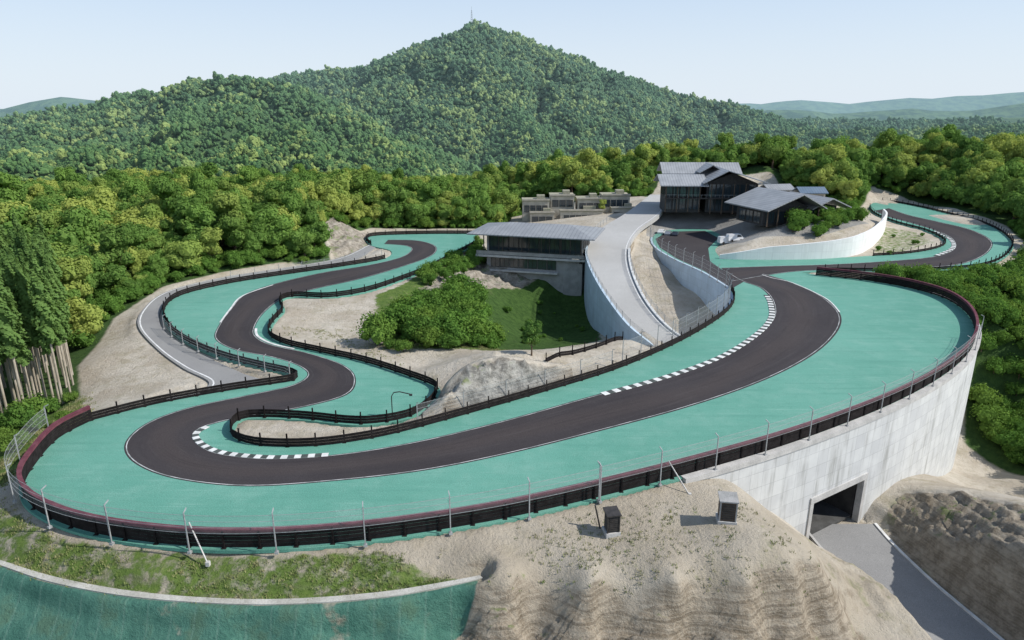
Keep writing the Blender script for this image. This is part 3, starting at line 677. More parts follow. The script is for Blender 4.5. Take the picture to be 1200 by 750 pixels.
kerb([(706,462),(780,442),(843,419),(884,394),(903,374),(903,356),(898,346)], 1.0, .9)
kerb([(243,500),(229,509),(237,521),(263,531),(320,536),(385,533)], .75, .7)
kerb([(1096,271),(1114,281),(1116,291),(1096,300)], 1.0, 1.3)
line('kerb_line', resample(GP(cr([(300,385),(302,394),(319,403),(345,409)], 8)), .5), .4, .06)
line('kerb_line', resample(GP(cr([(258,378),(270,362),(284,347),(320,334)], 8)), .5), .3, .06)
line('kerb_line', resample(GP(cr([(893,322),(905,326),(930,332),(968,350),(984,366)], 8)), .5), .25, .06)

# ------------------------------------------------------------------ walls
def wall_ribbon(name, P, top, bots, mat, label):
    n = normals2(P); V = []; F = []; uvs = []
    s = np.r_[0, np.cumsum(np.linalg.norm(np.diff(P[:, :2], axis=0), axis=1))]
    tops = np.broadcast_to(top, len(P))
    for i, p in enumerate(P):
        for o in (-.25, .25):
            V.append((p[0]+n[i, 0]*o, p[1]+n[i, 1]*o, tops[i])); V.append((p[0]+n[i, 0]*o, p[1]+n[i, 1]*o, bots[i]))
            uvs += [(s[i], tops[i]), (s[i], bots[i])]
    for i in range(len(P)-1):
        a = i*4; b = a+4
        F += [(a, a+1, b+1, b), (a+2, b+2, b+3, a+3), (a, b, b+2, a+2)]
    me = make_mesh(name, V, F, mat); ul = me.uv_layers.new(name='UVMap')
    for l in me.loops: ul.data[l.index].uv = uvs[l.vertex_index]
    o = add_mesh(me, name); tag(o, label, 'retaining wall'); return o
HWT = 5.1
Ew = resample(wE[6*14:6*24], .4)
rx = (Ew[:, :2]-PC)@TT
bots = np.full(len(Ew), -27.0); bots[np.abs(rx) < HWT+.1] = -8.6
wall_ribbon('retaining_wall', offset(Ew, -.1), -.02, bots, M_wall, 'tall pale concrete retaining wall under the track edge')
V, F = sweep(offset(Ew, -.1), rect(.8, -.5, .1)); o = add_mesh(make_mesh('wall_coping', V, F, M_conc), 'wall_coping'); tag(o, 'concrete coping running along the retaining wall top', 'wall coping')
Iw = resample(np.concatenate([wPT[6*5:-1], wIN[:6*5]]), .8)
wall_ribbon('retaining_wall', offset(Iw, -.1), .25, np.full(len(Iw), -11.0), M_wallB, 'curved blue grey concrete wall between track and service road')
UPr = resample(wUP, .8)
tp = np.interp(np.linspace(0, 1, len(UPr)), [0, .12, .4, .7, 1], [1.0, 3.2, 5.3, 5.4, 4.7])
wall_ribbon('retaining_wall', UPr, tp, np.full(len(UPr), -1.0), M_wallW, 'white curved retaining wall below the clubhouse terrace')
Lw = resample(offset(MR_L, 0), .8); k = (Lw[:, 1] < 175); Lw = Lw[k]
side = -1 if (offset(Lw, -.3)[0, 0] < Lw[0, 0]) else 1
Lw2 = offset(Lw, .32*side)
wall_ribbon('retaining_wall', Lw2, Lw2[:, 2]+.35, np.full(len(Lw2), -14.0), M_wallB, 'pale blue grey retaining wall carrying the service road')
k = MR_R[:, 1] < 165
Rw = resample(MR_R[k], .8); Rw2 = offset(Rw, -.32*side)
wall_ribbon('retaining_wall', Rw2, Rw2[:, 2]+.3, np.full(len(Rw2), -9.0), M_wall, 'low concrete wall on the track side of the road')

# tunnel
tun = empty('road_tunnel', (PC[0], PC[1], -14.0), math.atan2(TT[1], TT[0]))
tag(tun, 'concrete road tunnel passing beneath the race track', 'tunnel')
def tbox(name, c, s, mat): return box_part(tun, name, c, s, mat)
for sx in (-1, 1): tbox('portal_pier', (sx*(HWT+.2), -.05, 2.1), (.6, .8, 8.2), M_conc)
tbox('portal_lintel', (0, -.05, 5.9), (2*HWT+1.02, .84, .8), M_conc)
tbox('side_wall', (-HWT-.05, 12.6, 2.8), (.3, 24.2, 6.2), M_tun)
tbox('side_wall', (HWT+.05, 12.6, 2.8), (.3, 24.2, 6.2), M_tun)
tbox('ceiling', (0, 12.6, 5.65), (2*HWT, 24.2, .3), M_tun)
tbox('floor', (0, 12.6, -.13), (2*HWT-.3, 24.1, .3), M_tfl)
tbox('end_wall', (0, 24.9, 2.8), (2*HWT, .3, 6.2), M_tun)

# ------------------------------------------------------------------ guardrails and fences
Wbeam = [(-.03, 0), (.0, 0), (.05, .05), (.05, .11), (.01, .155), (.05, .20), (.05, .26), (0, .32), (-.03, .32)]
v1, f1 = boxvf(0, 0, .75, .14, .14, 1.6); v2, f2 = boxvf(0, 0, .02, .4, .4, .06)
_v, _f, _m = join([(v1, f1), (v2, f2)])
ME_gpost = make_mesh('post', _v, _f, M_rail)
def guardrail(P, label, nrail=4, top_red=True, step=3.0, z=0.0, group='guardrails lining the race track'):
    P = resample(P, 1.2).copy()
    root = empty('guardrail', (P[0, 0], P[0, 1], P[0, 2]+z)); tag(root, label, 'guardrail', group)
    Q0 = P-np.array([P[0, 0], P[0, 1], P[0, 2]])
    for k in range(nrail):
        prof = [(a+.08, b+.04+k*.345) for a, b in Wbeam]
        V, F = sweep(Q0, prof)
        o = add_mesh(make_mesh('rail', V, F, M_red if (top_red and k >= nrail-1) else M_rail), 'rail', root)
        if top_red and k == nrail-1: o["label"] = 'maroon top rail'
    if top_red:
        V, F = sweep(Q0, [(a, b+.12+nrail*.345) for a, b in [(-.2, -.06), (.2, -.06), (.2, .05), (-.2, .05)]])
        add_mesh(make_mesh('top_cap', V, F, M_red), 'top_cap', root)
    L = np.linalg.norm(np.diff(P[:, :2], axis=0), axis=1).sum(); step = max(step, L/95)
    R = resample(Q0, step)
    for p in R: add_mesh(ME_gpost, 'post', root, (p[0], p[1], p[2]))
    return root
def postmesh(h):
    parts = [boxvf(0, 0, h/2, .09, .09, h), boxvf(0, 0, .1, .3, .3, .2)]
    V, F = boxvf(0, .2, h+.1, .08, .5, .08); V = [(x, y, z+(y*.45)) for x, y, z in V]
    parts.append((V, F)); v, f, _ = join(parts); return make_mesh('post', v, f, M_galv)
ME_p4 = postmesh(3.7); ME_p25 = postmesh(2.2)
def catch_fence(P, label, h=3.7, step=7.0, pm=None, inward=1, n0=.3):
    P = resample(P, 1.5).copy(); o0 = P[0].copy()
    root = empty('safety_fence', tuple(o0)); tag(root, label, 'fence', 'wire fences around the circuit')
    Q0 = P-o0
    V, F = sweep(Q0, [(0, n0), (0, h)], closed=False)
    add_mesh(make_mesh('wire_netting', V, F, M_net), 'wire_netting', root)
    z0 = max(.8, n0+.05)
    for k in range(4):
        V, F = sweep(Q0, rect(.022, z0+k*(h-z0-.1)/3, z0+.022+k*(h-z0-.1)/3)); add_mesh(make_mesh('cable', V, F, M_galv), 'cable', root)
    L = np.linalg.norm(np.diff(P[:, :2], axis=0), axis=1).sum(); step = max(step, L/95)
    R = resample(Q0, step); n = normals2(R)
    for p, q_ in zip(R, n):
        add_mesh(pm or ME_p4, 'post', root, (p[0], p[1], p[2]), math.atan2(q_[1]*inward, q_[0]*inward)-math.pi/2)
    return root
guardrail(offset(wE[:6*16+1], .35), 'dark steel guardrail with maroon cap along the wide sweeping bend', 5)
guardrail(offset(wE[6*16:-4], .35), 'dark steel guardrail with maroon cap on the concrete wall top', 5)
catch_fence(offset(wE[6*1:6*13+1], -.5), 'tall wire safety fence on galvanised posts beside the dirt bank', n0=1.9)
catch_fence(offset(wE[6*13:6*20], -.25), 'tall wire safety fence on top of the concrete wall', n0=1.9)
guardrail(offset(wOL[6*6:6*21+1], .3), 'low dark guardrail between track and gravel lot', 3, False)
guardrail(offset(wOL[:6*4], .3), 'dark guardrail closing off the remote bend', 3, False)
catch_fence(offset(wOL[6*12:6*17], -.6), 'wire safety fence beside the grey perimeter road', 2.2, 5, pm=ME_p25)
catch_fence(offset(wOL[6*6:6*9], -.6), 'wire safety fence below the rocky wooded hill', 2.2, 5, pm=ME_p25)
guardrail(offset(wIN[:6*9+4], .3), 'dark guardrail along the inner side of the straight', 3, False)
ME_pin = postmesh(2.6)
catch_fence(offset(wIN[6*4:6*7], -.5), 'low wire fence behind the inner guardrail', 2.6, 6, pm=ME_pin)
catch_fence(offset(np.concatenate([wPT[6*5:-1], wIN[:6*4]]), -.5), 'wire safety fence above the sunken service road', 3.4, 4.5)
guardrail(offset(wIN[6*9+3:6*18+1], .3), 'dark guardrail looping around a small dirt island', 3, False)
guardrail(offset(wIN[6*18:], .3), 'dark guardrail bordering the dirt infield', 3, False)
guardrail(offset(wUR[5:6*10], .3), 'guardrail around the outer remote bend', 2, False)
guardrail(offset(wUR[6*11:6*18], .3), 'guardrail around the inner remote bend', 2, False)
ME_rp = make_mesh('post', *boxvf(0, 0, .75, .08, .08, 1.5), M_galv)
P = resample(offset(MR_L, .45*side), 1.5); P = P[P[:, 1] < 200]
catch_fence(P+np.array([0, 0, .3]), 'slender metal railing on the service road wall', 1.5, 3, pm=ME_rp)
P = resample(offset(MR_R, -.45*side), 1.5); P = P[(P[:, 1] < 165) & (P[:, 1] > 118)]
catch_fence(P+np.array([0, 0, .3]), 'slender metal railing beside the sunken cut', 1.5, 3, pm=ME_rp)
mp = GP(cr([(640,418,2.4),(670,412,1.6),(705,402,.9),(730,391,.4)], 6)[:, :3]); mp[:, 2] = hz(mp[:, 0], mp[:, 1])
guardrail(mp, 'low dark barrier on the earth mound top', 2, False, 3)
def lamp_hoop(px, py):
    p = G(px, py, 0); r = empty('camera_pole', tuple(p)); tag(r, 'slim curved pole standing beside the guardrail', 'pole')
    pts = [(0, 0, 0), (0, 0, 2.6), (.3, 0, 3.1), (1.0, 0, 3.2), (2.2, 0, 2.9)]
    parts = []
    for a, b in zip(pts[:-1], pts[1:]):
        a = Vector(a); b = Vector(b); d = b-a; q_ = d.to_track_quat('Z', 'Y')
        V, F = boxvf(0, 0, d.length/2, .1, .1, d.length); V = [tuple(q_@Vector(v)+a) for v in V]; parts.append((V, F))
    v, f, _ = join(parts); add_mesh(make_mesh('pole', v, f, M_frame), 'pole', r)
    add_mesh(make_mesh('camera_head', *boxvf(2.3, 0, 2.8, .35, .22, .2), M_frame), 'camera_head', r)
lamp_hoop(460, 488)

def cabinet(px, py, z, label, w, d, h, body, frame, rz):
    p = G(px, py, z); zz = float(hz(p[0], p[1])[0])
    r = empty('utility_cabinet', (p[0], p[1], zz), rz); tag(r, label, 'utility cabinet')
    box_part(r, 'plinth', (0, 0, .1), (w+.3, d+.3, .5), M_conc)
    box_part(r, 'body', (0, 0, .35+h/2), (w, d, h), body)
    v, f = boxvf(0, 0, 0, w+.3, d+.3, .12); v = [(x, y, zc+(y*.12)) for x, y, zc in v]
    add_mesh(make_mesh('roof_cap', v, f, frame), 'roof_cap', r, (0, 0, .42+h))
    for s in (-1, 1):
        box_part(r, 'corner_post', (s*(w/2+.02), -d/2-.02, .35+h/2), (.12, .12, h), frame)
    vs, fs, _ = join([boxvf(0, -d/2-.02, .6+k*(h-.4)/7, w*.8, .05, (h-.4)/10) for k in range(7)])
    add_mesh(make_mesh('louvre_panel', vs, fs, M_frame), 'louvre_panel', r)
cabinet(716, 627, -.8, 'dark slatted utility cabinet with a leaning post on the bank', 1.0, 1.0, 1.7, M_dwall, M_frame, .2)
cabinet(850, 617, -.8, 'brown utility cabinet in a pale frame on the bank', 1.35, 1.2, 2.0, M_wood, M_concd, -.15)
p = G(703, 622, -.8); r = empty('leaning_post', (p[0], p[1], float(hz(p[0], p[1])[0]))); tag(r, 'dark post leaning beside a utility cabinet', 'post')
V, F = boxvf(0, 0, 1.1, .14, .14, 2.4); V = [(x-z*.22, y, z) for x, y, z in V]; add_mesh(make_mesh('shaft', V, F, M_frame), 'shaft', r)
for (px, py) in [(222, 645), (783, 568)]:
    p = G(px, py, 0); r = empty('fence_brace', (p[0], p[1], -.6)); tag(r, 'pale diagonal brace propping the safety fence', 'fence brace')
    a = Vector((0, 0.6, 2.9)); b = Vector((1.9, -1.0, 0)); d = b-a; q_ = d.to_track_quat('Z', 'Y')
    V, F = boxvf(0, 0, d.length/2, .09, .09, d.length); V = [tuple(q_@Vector(v)+a) for v in V]
    add_mesh(make_mesh('strut', V, F, M_conc), 'strut', r)
    add_mesh(make_mesh('foot_plate', *boxvf(1.9, -1.0, .05, .3, .3, .4), M_conc), 'foot_plate', r)

# ------------------------------------------------------------------ buildings
def window_mesh(w, h, nx=2, ny=1):
    parts = [boxvf(0, .03, 0, w, .04, h)+(1,)]
    t = .09
    parts += [boxvf(0, 0, h/2, w+t, .12, t)+(0,), boxvf(0, 0, -h/2, w+t, .12, t)+(0,), boxvf(-w/2, -.002, 0, t, .124, h-.1)+(0,), boxvf(w/2, -.002, 0, t, .124, h-.1)+(0,)]
    for i in range(1, nx): parts.append(boxvf(-w/2+w*i/nx, -.003, 0, .06, .1, h-.1)+(0,))
    for i in range(1, ny): parts.append(boxvf(0, -.001, -h/2+h*i/ny, w-.1, .09, .06)+(0,))
    V, F, Mi = join(parts); return make_mesh('window', V, F, [M_frame, M_glass], Mi)
_wc = {}
def windows(root, x0, x1, y, z, h, n, rz=0.0, nx=2, ny=1, gap=.35):
    w = (x1-x0)/n-gap; key = (round(w, 2), h, nx, ny)
    if key not in _wc: _wc[key] = window_mesh(w, h, nx, ny)
    for i in range(n):
        c = x0+(x1-x0)*(i+.5)/n
        loc = (c, y, z) if rz == 0 else (y, c, z)
        add_mesh(_wc[key], 'window', root, loc, rz)
def gable(root, cx, cy, z, lx, ly, rise, mat, axis='x', th=.3, name='roof', rz=0, offset_ridge=0.0):
    if axis == 'x': pr = [(-ly/2, 0), (offset_ridge, rise), (ly/2, 0), (ly/2, -th), (offset_ridge, rise-th), (-ly/2, -th)]
    else: pr = [(-lx/2, 0), (offset_ridge, rise), (lx/2, 0), (lx/2, -th), (offset_ridge, rise-th), (-lx/2, -th)]
    L = lx if axis == 'x' else ly; V = []
    for s in (-L/2, L/2):
        for a, b in pr: V.append((s, a, b) if axis == 'x' else (a, s, b))
    F = [(0, 1, 7, 6), (1, 2, 8, 7), (2, 3, 9, 8), (3, 4, 10, 9), (4, 5, 11, 10), (5, 0, 6, 11), (0, 5, 4, 1), (1, 4, 3, 2), (6, 7, 10, 11), (7, 8, 9, 10)]
    return add_mesh(make_mesh(name, V, F, mat), name, root, (cx, cy, z), rz)
def gable_wall(root, cx, cy, z, w, d, rise, mat, axis='x', name='gable_wall'):
    if axis == 'y': V = [(-w/2, -d/2, 0), (w/2, -d/2, 0), (0, -d/2, rise), (-w/2, d/2, 0), (w/2, d/2, 0), (0, d/2, rise)]
    else: V = [(-w/2, -d/2, 0), (-w/2, d/2, 0), (-w/2, 0, rise), (w/2, -d/2, 0), (w/2, d/2, 0), (w/2, 0, rise)]
    F = [(0, 1, 2), (3, 5, 4), (0, 3, 4, 1), (1, 4, 5, 2), (0, 2, 5, 3)]
    return add_mesh(make_mesh(name, V, F, mat), name, root, (cx, cy, z))
b1 = empty('pavilion', (6.5, 168, -7.0), -.27); tag(b1, 'two storey concrete and glass pavilion with low metal roof', 'building')
box_part(b1, 'base_wall', (0, 0, 3.0), (23, 12, 9.4), M_concd)
box_part(b1, 'base_wall', (10, -3.2, 2.4), (4.5, 6, 9.6), M_concd)
box_part(b1, 'upper_wall', (0, .8, 10.6), (24, 10, 5.6), M_concd)
box_part(b1, 'balcony_slab', (-.5, -5.2, 8.2), (27, 4.2, .5), M_conc)
box_part(b1, 'balcony_slab', (-3, -6.4, 4.7), (19, 1.8, .4), M_conc)
windows(b1, -11.5, 11.5, -4.3, 10.8, 4.0, 9, nx=2, gap=.2)
windows(b1, -10.5, 6, -6.08, 6.5, 2.2, 7, nx=2, gap=.25)
windows(b1, -4, 5, 12.08, 10.8, 3.0, 3, math.pi/2)
windows(b1, -4, 5, -12.08, 10.8, 3.0, 3, -math.pi/2)
vv, ff, _ = join([boxvf(0, 0, 1.0, 26.6, .06, .07), boxvf(0, 0, .55, 26.6, .03, .75)]+[boxvf(-13.2+i*2.03, 0, .5, .06, .07, 1.0) for i in range(14)])
add_mesh(make_mesh('balcony_railing', vv, ff, M_concd), 'balcony_railing', b1, (-.5, -7.2, 8.45))
for i in range(6): box_part(b1, 'column', (-12+i*4.8, -6.8, 10.8), (.22, .22, 4.8), M_frame)
V = [(-15.5, -8.8, 0), (15.5, -8.8, 0), (15.5, 8.5, 0), (-15.5, 8.5, 0), (-7, .8, 1.7), (8, .8, 1.7), (-15.5, -8.8, -.25), (15.5, -8.8, -.25), (15.5, 8.5, -.25), (-15.5, 8.5, -.25)]
F = [(0, 1, 5, 4), (1, 2, 5), (2, 3, 4, 5), (3, 0, 4), (0, 6, 7, 1), (1, 7, 8, 2), (2, 8, 9, 3), (3, 9, 6, 0), (6, 9, 8, 7)]
add_mesh(make_mesh('roof', V, F, M_roofd), 'roof', b1, (0, -.6, 13.8))
# clubhouse
b2 = empty('clubhouse', (61, 214, 4.8), -.06, .9); tag(b2, 'large dark clubhouse with glass walls and layered grey gables', 'building')
box_part(b2, 'wall', (-9, 4, 4.6), (12, 11, 9.2), M_dwall); windows(b2, -14.8, -3.2, -1.56, 2.9, 3.8, 5); windows(b2, -14.8, -3.2, -1.56, 7.1, 3.4, 5)
windows(b2, -1, 9, -15.06, 7.0, 3.0, 4, -math.pi/2)
box_part(b2, 'wall', (7.5, 6, 5.0), (17, 14, 10), M_dwall); windows(b2, -.5, 15.5, -1.06, 2.6, 4.0, 6, nx=2); windows(b2, -.5, 15.5, -1.06, 7.4, 4.4, 6, nx=2)
gable_wall(b2, 7.5, 6, 10.0, 17, 13.9, 3.4, M_dwall, 'y')
box_part(b2, 'wall', (0, 15, 6), (24, 9, 12), M_dwall); windows(b2, -11, 11, 10.45, 10.9, 1.6, 8)
gable(b2, -9.5, 2.6, 9.6, 16, 18, 3.0, M_roof, 'x')
gable(b2, 7.6, 3.6, 10.5, 22, 21, 4.2, M_roof, 'y', offset_ridge=-3)
gable(b2, -1, 15, 12.4, 28, 14, 3.4, M_roof, 'x')
gable(b2, 1.5, 10, 13.2, 9, 14, 2.6, M_roof, 'y')
box_part(b2, 'balcony_slab', (0, -2.2, 5.0), (31, 2.4, .4), M_frame)
vv, ff, _ = join([boxvf(0, 0, 1.0, 31, .06, .08)]+[boxvf(-15.4+i*1.54, 0, .5, .06, .06, 1.0) for i in range(21)])
add_mesh(make_mesh('balcony_railing', vv, ff, M_galv), 'balcony_railing', b2, (0, -3.3, 5.2))
for i in range(9): box_part(b2, 'column', (-15+i*3.8, -3.2, 4.9), (.3, .3, 10.2 if i > 3 else 9.2), M_wood)
# garage hall
b3 = empty('garage_hall', (78, 195, 5.2), .30, 1.0); tag(b3, 'low garage hall with folded light grey metal roof', 'building')
box_part(b3, 'wall', (0, 0, 2.1), (24, 12, 4.6), M_dwall); windows(b3, -11.5, 11.5, -6.07, 1.9, 3.2, 7, nx=3)
windows(b3, -5, 5, -12.07, 1.8, 3.0, 3, -math.pi/2)
gable(b3, -4.5, -.4, 4.5, 19, 20, 4.0, M_roof, 'y', offset_ridge=1.5); gable_wall(b3, -4.0, 0, 4.35, 13, 12, 2.8, M_dwall, 'y')
gable(b3, 8.5, .6, 4.2, 13, 18, 2.6, M_roof, 'y')
for i in range(6): box_part(b3, 'column', (-12+i*3.3, -7.8, 2.1), (.25, .25, 4.6), M_wood)
# stepped beige terraces
b4 = empty('villa', (21, 234, -2.0), .0); tag(b4, 'beige stepped flat roofed villa block with many terraces', 'building')
for (c, s) in [((-13, 0, 4), (9, 8, 8)), ((-4, 2, 4.6), (8, 9, 9.6)), ((5, 0, 4.2), (8, 9, 8.6)), ((14, 1, 4.6), (9, 9, 10)), ((2, -6, 2.6), (14, 4, 5)), ((-11, -6, 2.2), (8, 4, 4.4)), ((16, -6, 3), (8, 4, 6.0))]:
    box_part(b4, 'wall', c, s, M_wallw); box_part(b4, 'roof_terrace', (c[0], c[1], c[2]+s[2]/2+.2), (s[0]+.3, s[1]+.3, .4), M_beige)
    box_part(b4, 'parapet', (c[0], c[1]-s[1]/2-.2, c[2]+s[2]/2+.65), (s[0]+.3, .25, .5), M_wallw)
    box_part(b4, 'roof_box', (c[0]+s[0]*.2, c[1]+s[1]*.15, c[2]+s[2]/2+1.0), (s[0]*.3, s[1]*.35, 1.2), M_beige)
windows(b4, -17, -9, -4.06, 5.6, 2.2, 4); windows(b4, -7.6, -.4, -2.56, 7.2, 2.2, 3); windows(b4, 1.4, 8.6, -4.56, 6.6, 1.8, 3); windows(b4, 10, 18, -3.56, 7.4, 2.2, 4)
windows(b4, -4, 8, -8.06, 3, 2, 6); windows(b4, -14.5, -7.5, -8.06, 2.6, 1.8, 3); windows(b4, 12.5, 19.5, -8.06, 4, 2, 3)
for k, (x, y, z, sx, rm, lb) in enumerate([(101, 234, 6, 8, M_roofb, 'small house with a blue metal roof'), (93, 243, 6, 9, M_roofd, 'small house with a grey metal roof')]):
    h = empty('house', (x, y, z-1.4), .2*k); tag(h, lb, 'house', 'small houses behind the clubhouse')
    box_part(h, 'wall', (0, 0, 1.9), (sx, 6, 4.4), M_wallw); gable(h, 0, 0, 4.2, sx+1.4, 7.6, 1.7, rm, 'x'); windows(h, -sx/2+.5, sx/2-.5, -3.06, 2.4, 1.4, 3)
pk = D(553, 38, 900); zt = float(hz(pk[0], pk[1])[0])
ms = empty('radio_mast', (pk[0], pk[1], zt)); tag(ms, 'thin lattice radio mast on the wooded summit', 'radio mast')
parts = []
for sx in (-1, 1):
    for sy in (-1, 1):
        V, F = boxvf(0, 0, 10, .3, .3, 20); V = [(x+sx*(1.3-z*.05), y+sy*(1.3-z*.05), z) for x, y, z in V]; parts.append((V, F))
for k in range(7): parts.append(boxvf(0, 0, 2+k*2.6, 2.4-k*.25, 2.4-k*.25, .22))
v, f, _ = join(parts); add_mesh(make_mesh('lattice', v, f, M_galv), 'lattice', ms)
add_mesh(make_mesh('antenna', *boxvf(0, 0, 22, .22, .22, 5), M_conc), 'antenna', ms)

# ------------------------------------------------------------------ vehicles
def car_parts(body_mat, van=False):
    if van: prof = [(-2.4, .35), (-2.4, 1.3), (-2.3, 2.0), (1.2, 2.0), (1.9, 1.15), (2.35, 1.0), (2.4, .35)]
    else: prof = [(-2.1, .35), (-2.15, .85), (-1.9, .98), (-1.5, 1.4), (.3, 1.42), (1.0, .98), (2.0, .82), (2.15, .35)]
    V = []; n = len(prof)
    for s in (-1, 1):
        for x, z in prof: V.append((x, s*(.88 if z < 1.1 else .74), z))
    F = [tuple(range(n)), tuple(reversed(range(n, 2*n)))]+[(i, i+n, (i+1) % n+n, (i+1) % n) for i in range(n)]
    body = make_mesh('body', V, F, body_mat)
    if van: g = [(.2, 1.25), (.2, 1.85), (1.05, 1.85), (1.62, 1.25)]
    else: g = [(-1.55, 1.0), (-1.25, 1.32), (.2, 1.34), (.75, 1.0)]
    V = []; m = len(g)
    for s in (-1, 1):
        for x, z in g: V.append((x, s*(.895 if z < 1.1 else .80), z))
    glass = make_mesh('side_window', V, [tuple(range(m)), tuple(reversed(range(m, 2*m)))]+[(i, i+m, (i+1) % m+m, (i+1) % m) for i in range(m)], M_glass)
    bm = bmesh.new(); bmesh.ops.create_cone(bm, cap_ends=True, segments=16, radius1=.34, radius2=.34, depth=.22, matrix=Matrix.Rotation(math.pi/2, 4, 'X'))
    wh = bpy.data.meshes.new('wheel'); bm.to_mesh(wh); bm.free(); wh.materials.append(M_frame)
    hl = make_mesh('headlight', *boxvf(0, 0, 0, .06, .34, .16), M_white)
    return body, glass, wh, hl
M_carw = nmat('car_paint_white', (.7, .7, .7), (.65, .65, .65), 1, .3, spec=.6)
M_carg = nmat('car_paint_silver', (.4, .42, .44), (.36, .38, .4), 1, .3, metal=.5)
M_card = nmat('car_paint_dark', (.03, .035, .05), (.04, .045, .06), 1, .3, spec=.6)
for (px, py, z, rz, mt, van, lb) in [(852, 278, 2.2, .2, M_carw, True, 'white delivery van parked on the terrace'), (862, 272, 3.6, .25, M_carw, True, 'white van parked near the curved wall'), (784, 262, 3.2, 1.2, M_carg, False, 'silver car parked by the service road'), (792, 266, 2.4, 1.2, M_card, False, 'dark car parked by the service road'), (776, 258, 3.8, 1.2, M_carw, False, 'white car parked by the service road')]:
    p = G(px, py, z); b_, g_, w_, h_ = car_parts(mt, van)
    r = empty('parked_van' if van else 'parked_car', (p[0], p[1], float(hz(p[0], p[1])[0])+.02), rz); tag(r, lb, 'van' if van else 'car', 'vehicles parked by the clubhouse')
    add_mesh(b_, 'body', r); add_mesh(g_, 'side_window', r)
    for x in (-1.35, 1.35):
        for y in (-.82, .82): add_mesh(w_, 'wheel', r, (x, y, .34))
    for y in (-.6, .6): add_mesh(h_, 'headlight', r, (2.37 if van else 2.1, y, .72))

# ------------------------------------------------------------------ vegetation meshes
def ico(sub):
    bm = bmesh.new(); bmesh.ops.create_icosphere(bm, subdivisions=sub, radius=1); bm.verts.ensure_lookup_table()
    a = np.array([v.co[:] for v in bm.verts]); b = np.array([[v.index for v in f.verts] for f in bm.faces]); bm.free(); return a, b
ICV, ICF = ico(1)
def rdir(r, n):
    v = r.normal(size=(n, 3)); return v/np.linalg.norm(v, axis=1, keepdims=True)
def leaf_quads(r, c, nrm, size):
    n = len(c); t = np.cross(nrm, rdir(r, n)); t /= np.maximum(np.linalg.norm(t, axis=1, keepdims=True), 1e-6)
    b = np.cross(nrm, t); s = size[:, None]
    V = np.stack([c-t*s-b*s*.7, c+t*s-b*s*.6, c+t*s*.8+b*s*.7, c-t*s*.9+b*s*.8], 1).reshape(-1, 3)
    return V, np.arange(4*n).reshape(-1, 4)
def crown(name, seed, H, R, z0, nl, nleaf, ls, mat, core_r=.88, asp=1.0, jit=.65, bumpy=.32, cv=None, spread=(.8, 1.28)):
    r = np.random.default_rng(seed); zc = (z0+H)/2; c = (H-z0)/2
    bv, bf = cv or (ICV, ICF)
    d = rdir(r, nl); d[:, 2] = d[:, 2]*.9+.1
    rad = r.uniform(.4, .78, nl)[:, None]
    LC = d*rad*np.array([R*asp, R/asp, c]); LC[:, 2] += zc
    LC = np.vstack([LC, [[0, 0, zc]]]); LR = np.r_[r.uniform(.26, .5, nl)*R, R*.52]
    Vs = []; Ts = []; Qs = []; o = 0
    for k in range(len(LC)):
        v = bv*(1+bumpy*(r.random((len(bv), 1))-.5))*LR[k]*core_r+LC[k]
        Vs.append(v); Ts.append(bf+o); o += len(v)
    if nleaf:
        per = nleaf//len(LC)
        for k in range(len(LC)):
            dd = rdir(r, per); dd[:, 2] = np.where(dd[:, 2] < -.3, -dd[:, 2], dd[:, 2])
            pos = LC[k]+dd*LR[k]*r.uniform(*spread, (per, 1))
            nrm = dd+jit*rdir(r, per); nrm /= np.linalg.norm(nrm, axis=1, keepdims=True)
            v, f = leaf_quads(r, pos, nrm, ls*r.uniform(.45, 1.2, per)); Vs.append(v); Qs.append(f+o); o += len(v)
    return fast_mesh(name, np.vstack(Vs), quads=np.vstack(Qs) if Qs else None, tris=np.vstack(Ts), mats=[mat])
BROAD = [crown('crown', 10+i, [10, 9, 10.5, 8.5, 12][i], [4.2, 4.8, 3.8, 4.9, 3.2][i], .8, 13+i % 3, 2500, .23, M_leaf, .9, asp=[1, 1.15, .9, 1.2, 1][i], jit=.5, spread=(.88, 1.2)) for i in range(5)]
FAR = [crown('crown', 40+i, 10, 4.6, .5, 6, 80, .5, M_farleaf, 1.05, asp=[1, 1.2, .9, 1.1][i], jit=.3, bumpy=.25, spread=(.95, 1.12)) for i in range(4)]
SHR = [crown('crown', 60+i, 3.6, 2.6, .0, 12, 1500, .14, M_shrub, .8, jit=.7, spread=(.8, 1.45)) for i in range(3)]
def tube(pts, rad, seg=7):
    V = []; F = []
    for i, p in enumerate(pts):
        p = Vector(p)
        for k in range(seg):
            a = 2*math.pi*k/seg; V.append((p.x+math.cos(a)*rad[i], p.y+math.sin(a)*rad[i], p.z))
    for i in range(len(pts)-1):
        for k in range(seg): F.append((i*seg+k, i*seg+(k+1) % seg, (i+1)*seg+(k+1) % seg, (i+1)*seg+k))
    return V, F
def trunk(seed, H, r0, limbs=4):
    r = random.Random(seed)
    parts = [tube([(0, 0, -.6), (0.05, 0, H*.2), (.15, .1, H*.45), (.1, .2, H*.75)], [r0*1.4, r0, r0*.7, r0*.25])]
    for k in range(limbs):
        a = r.uniform(0, 6.28); z = H*r.uniform(.25, .45); l = H*.28
        parts.append(tube([(0.05, 0, z), (math.cos(a)*l*.5, math.sin(a)*l*.5, z+l*.5), (math.cos(a)*l, math.sin(a)*l, z+l*1.0)], [r0*.5, r0*.35, r0*.12], 5))
    v, f, _ = join(parts); return make_mesh('trunk', v, f, M_bark, smooth=True)
TRK = [trunk(i, 9, .24) for i in range(3)]; TRS = [trunk(9+i, 3.2, .09, 5) for i in range(2)]
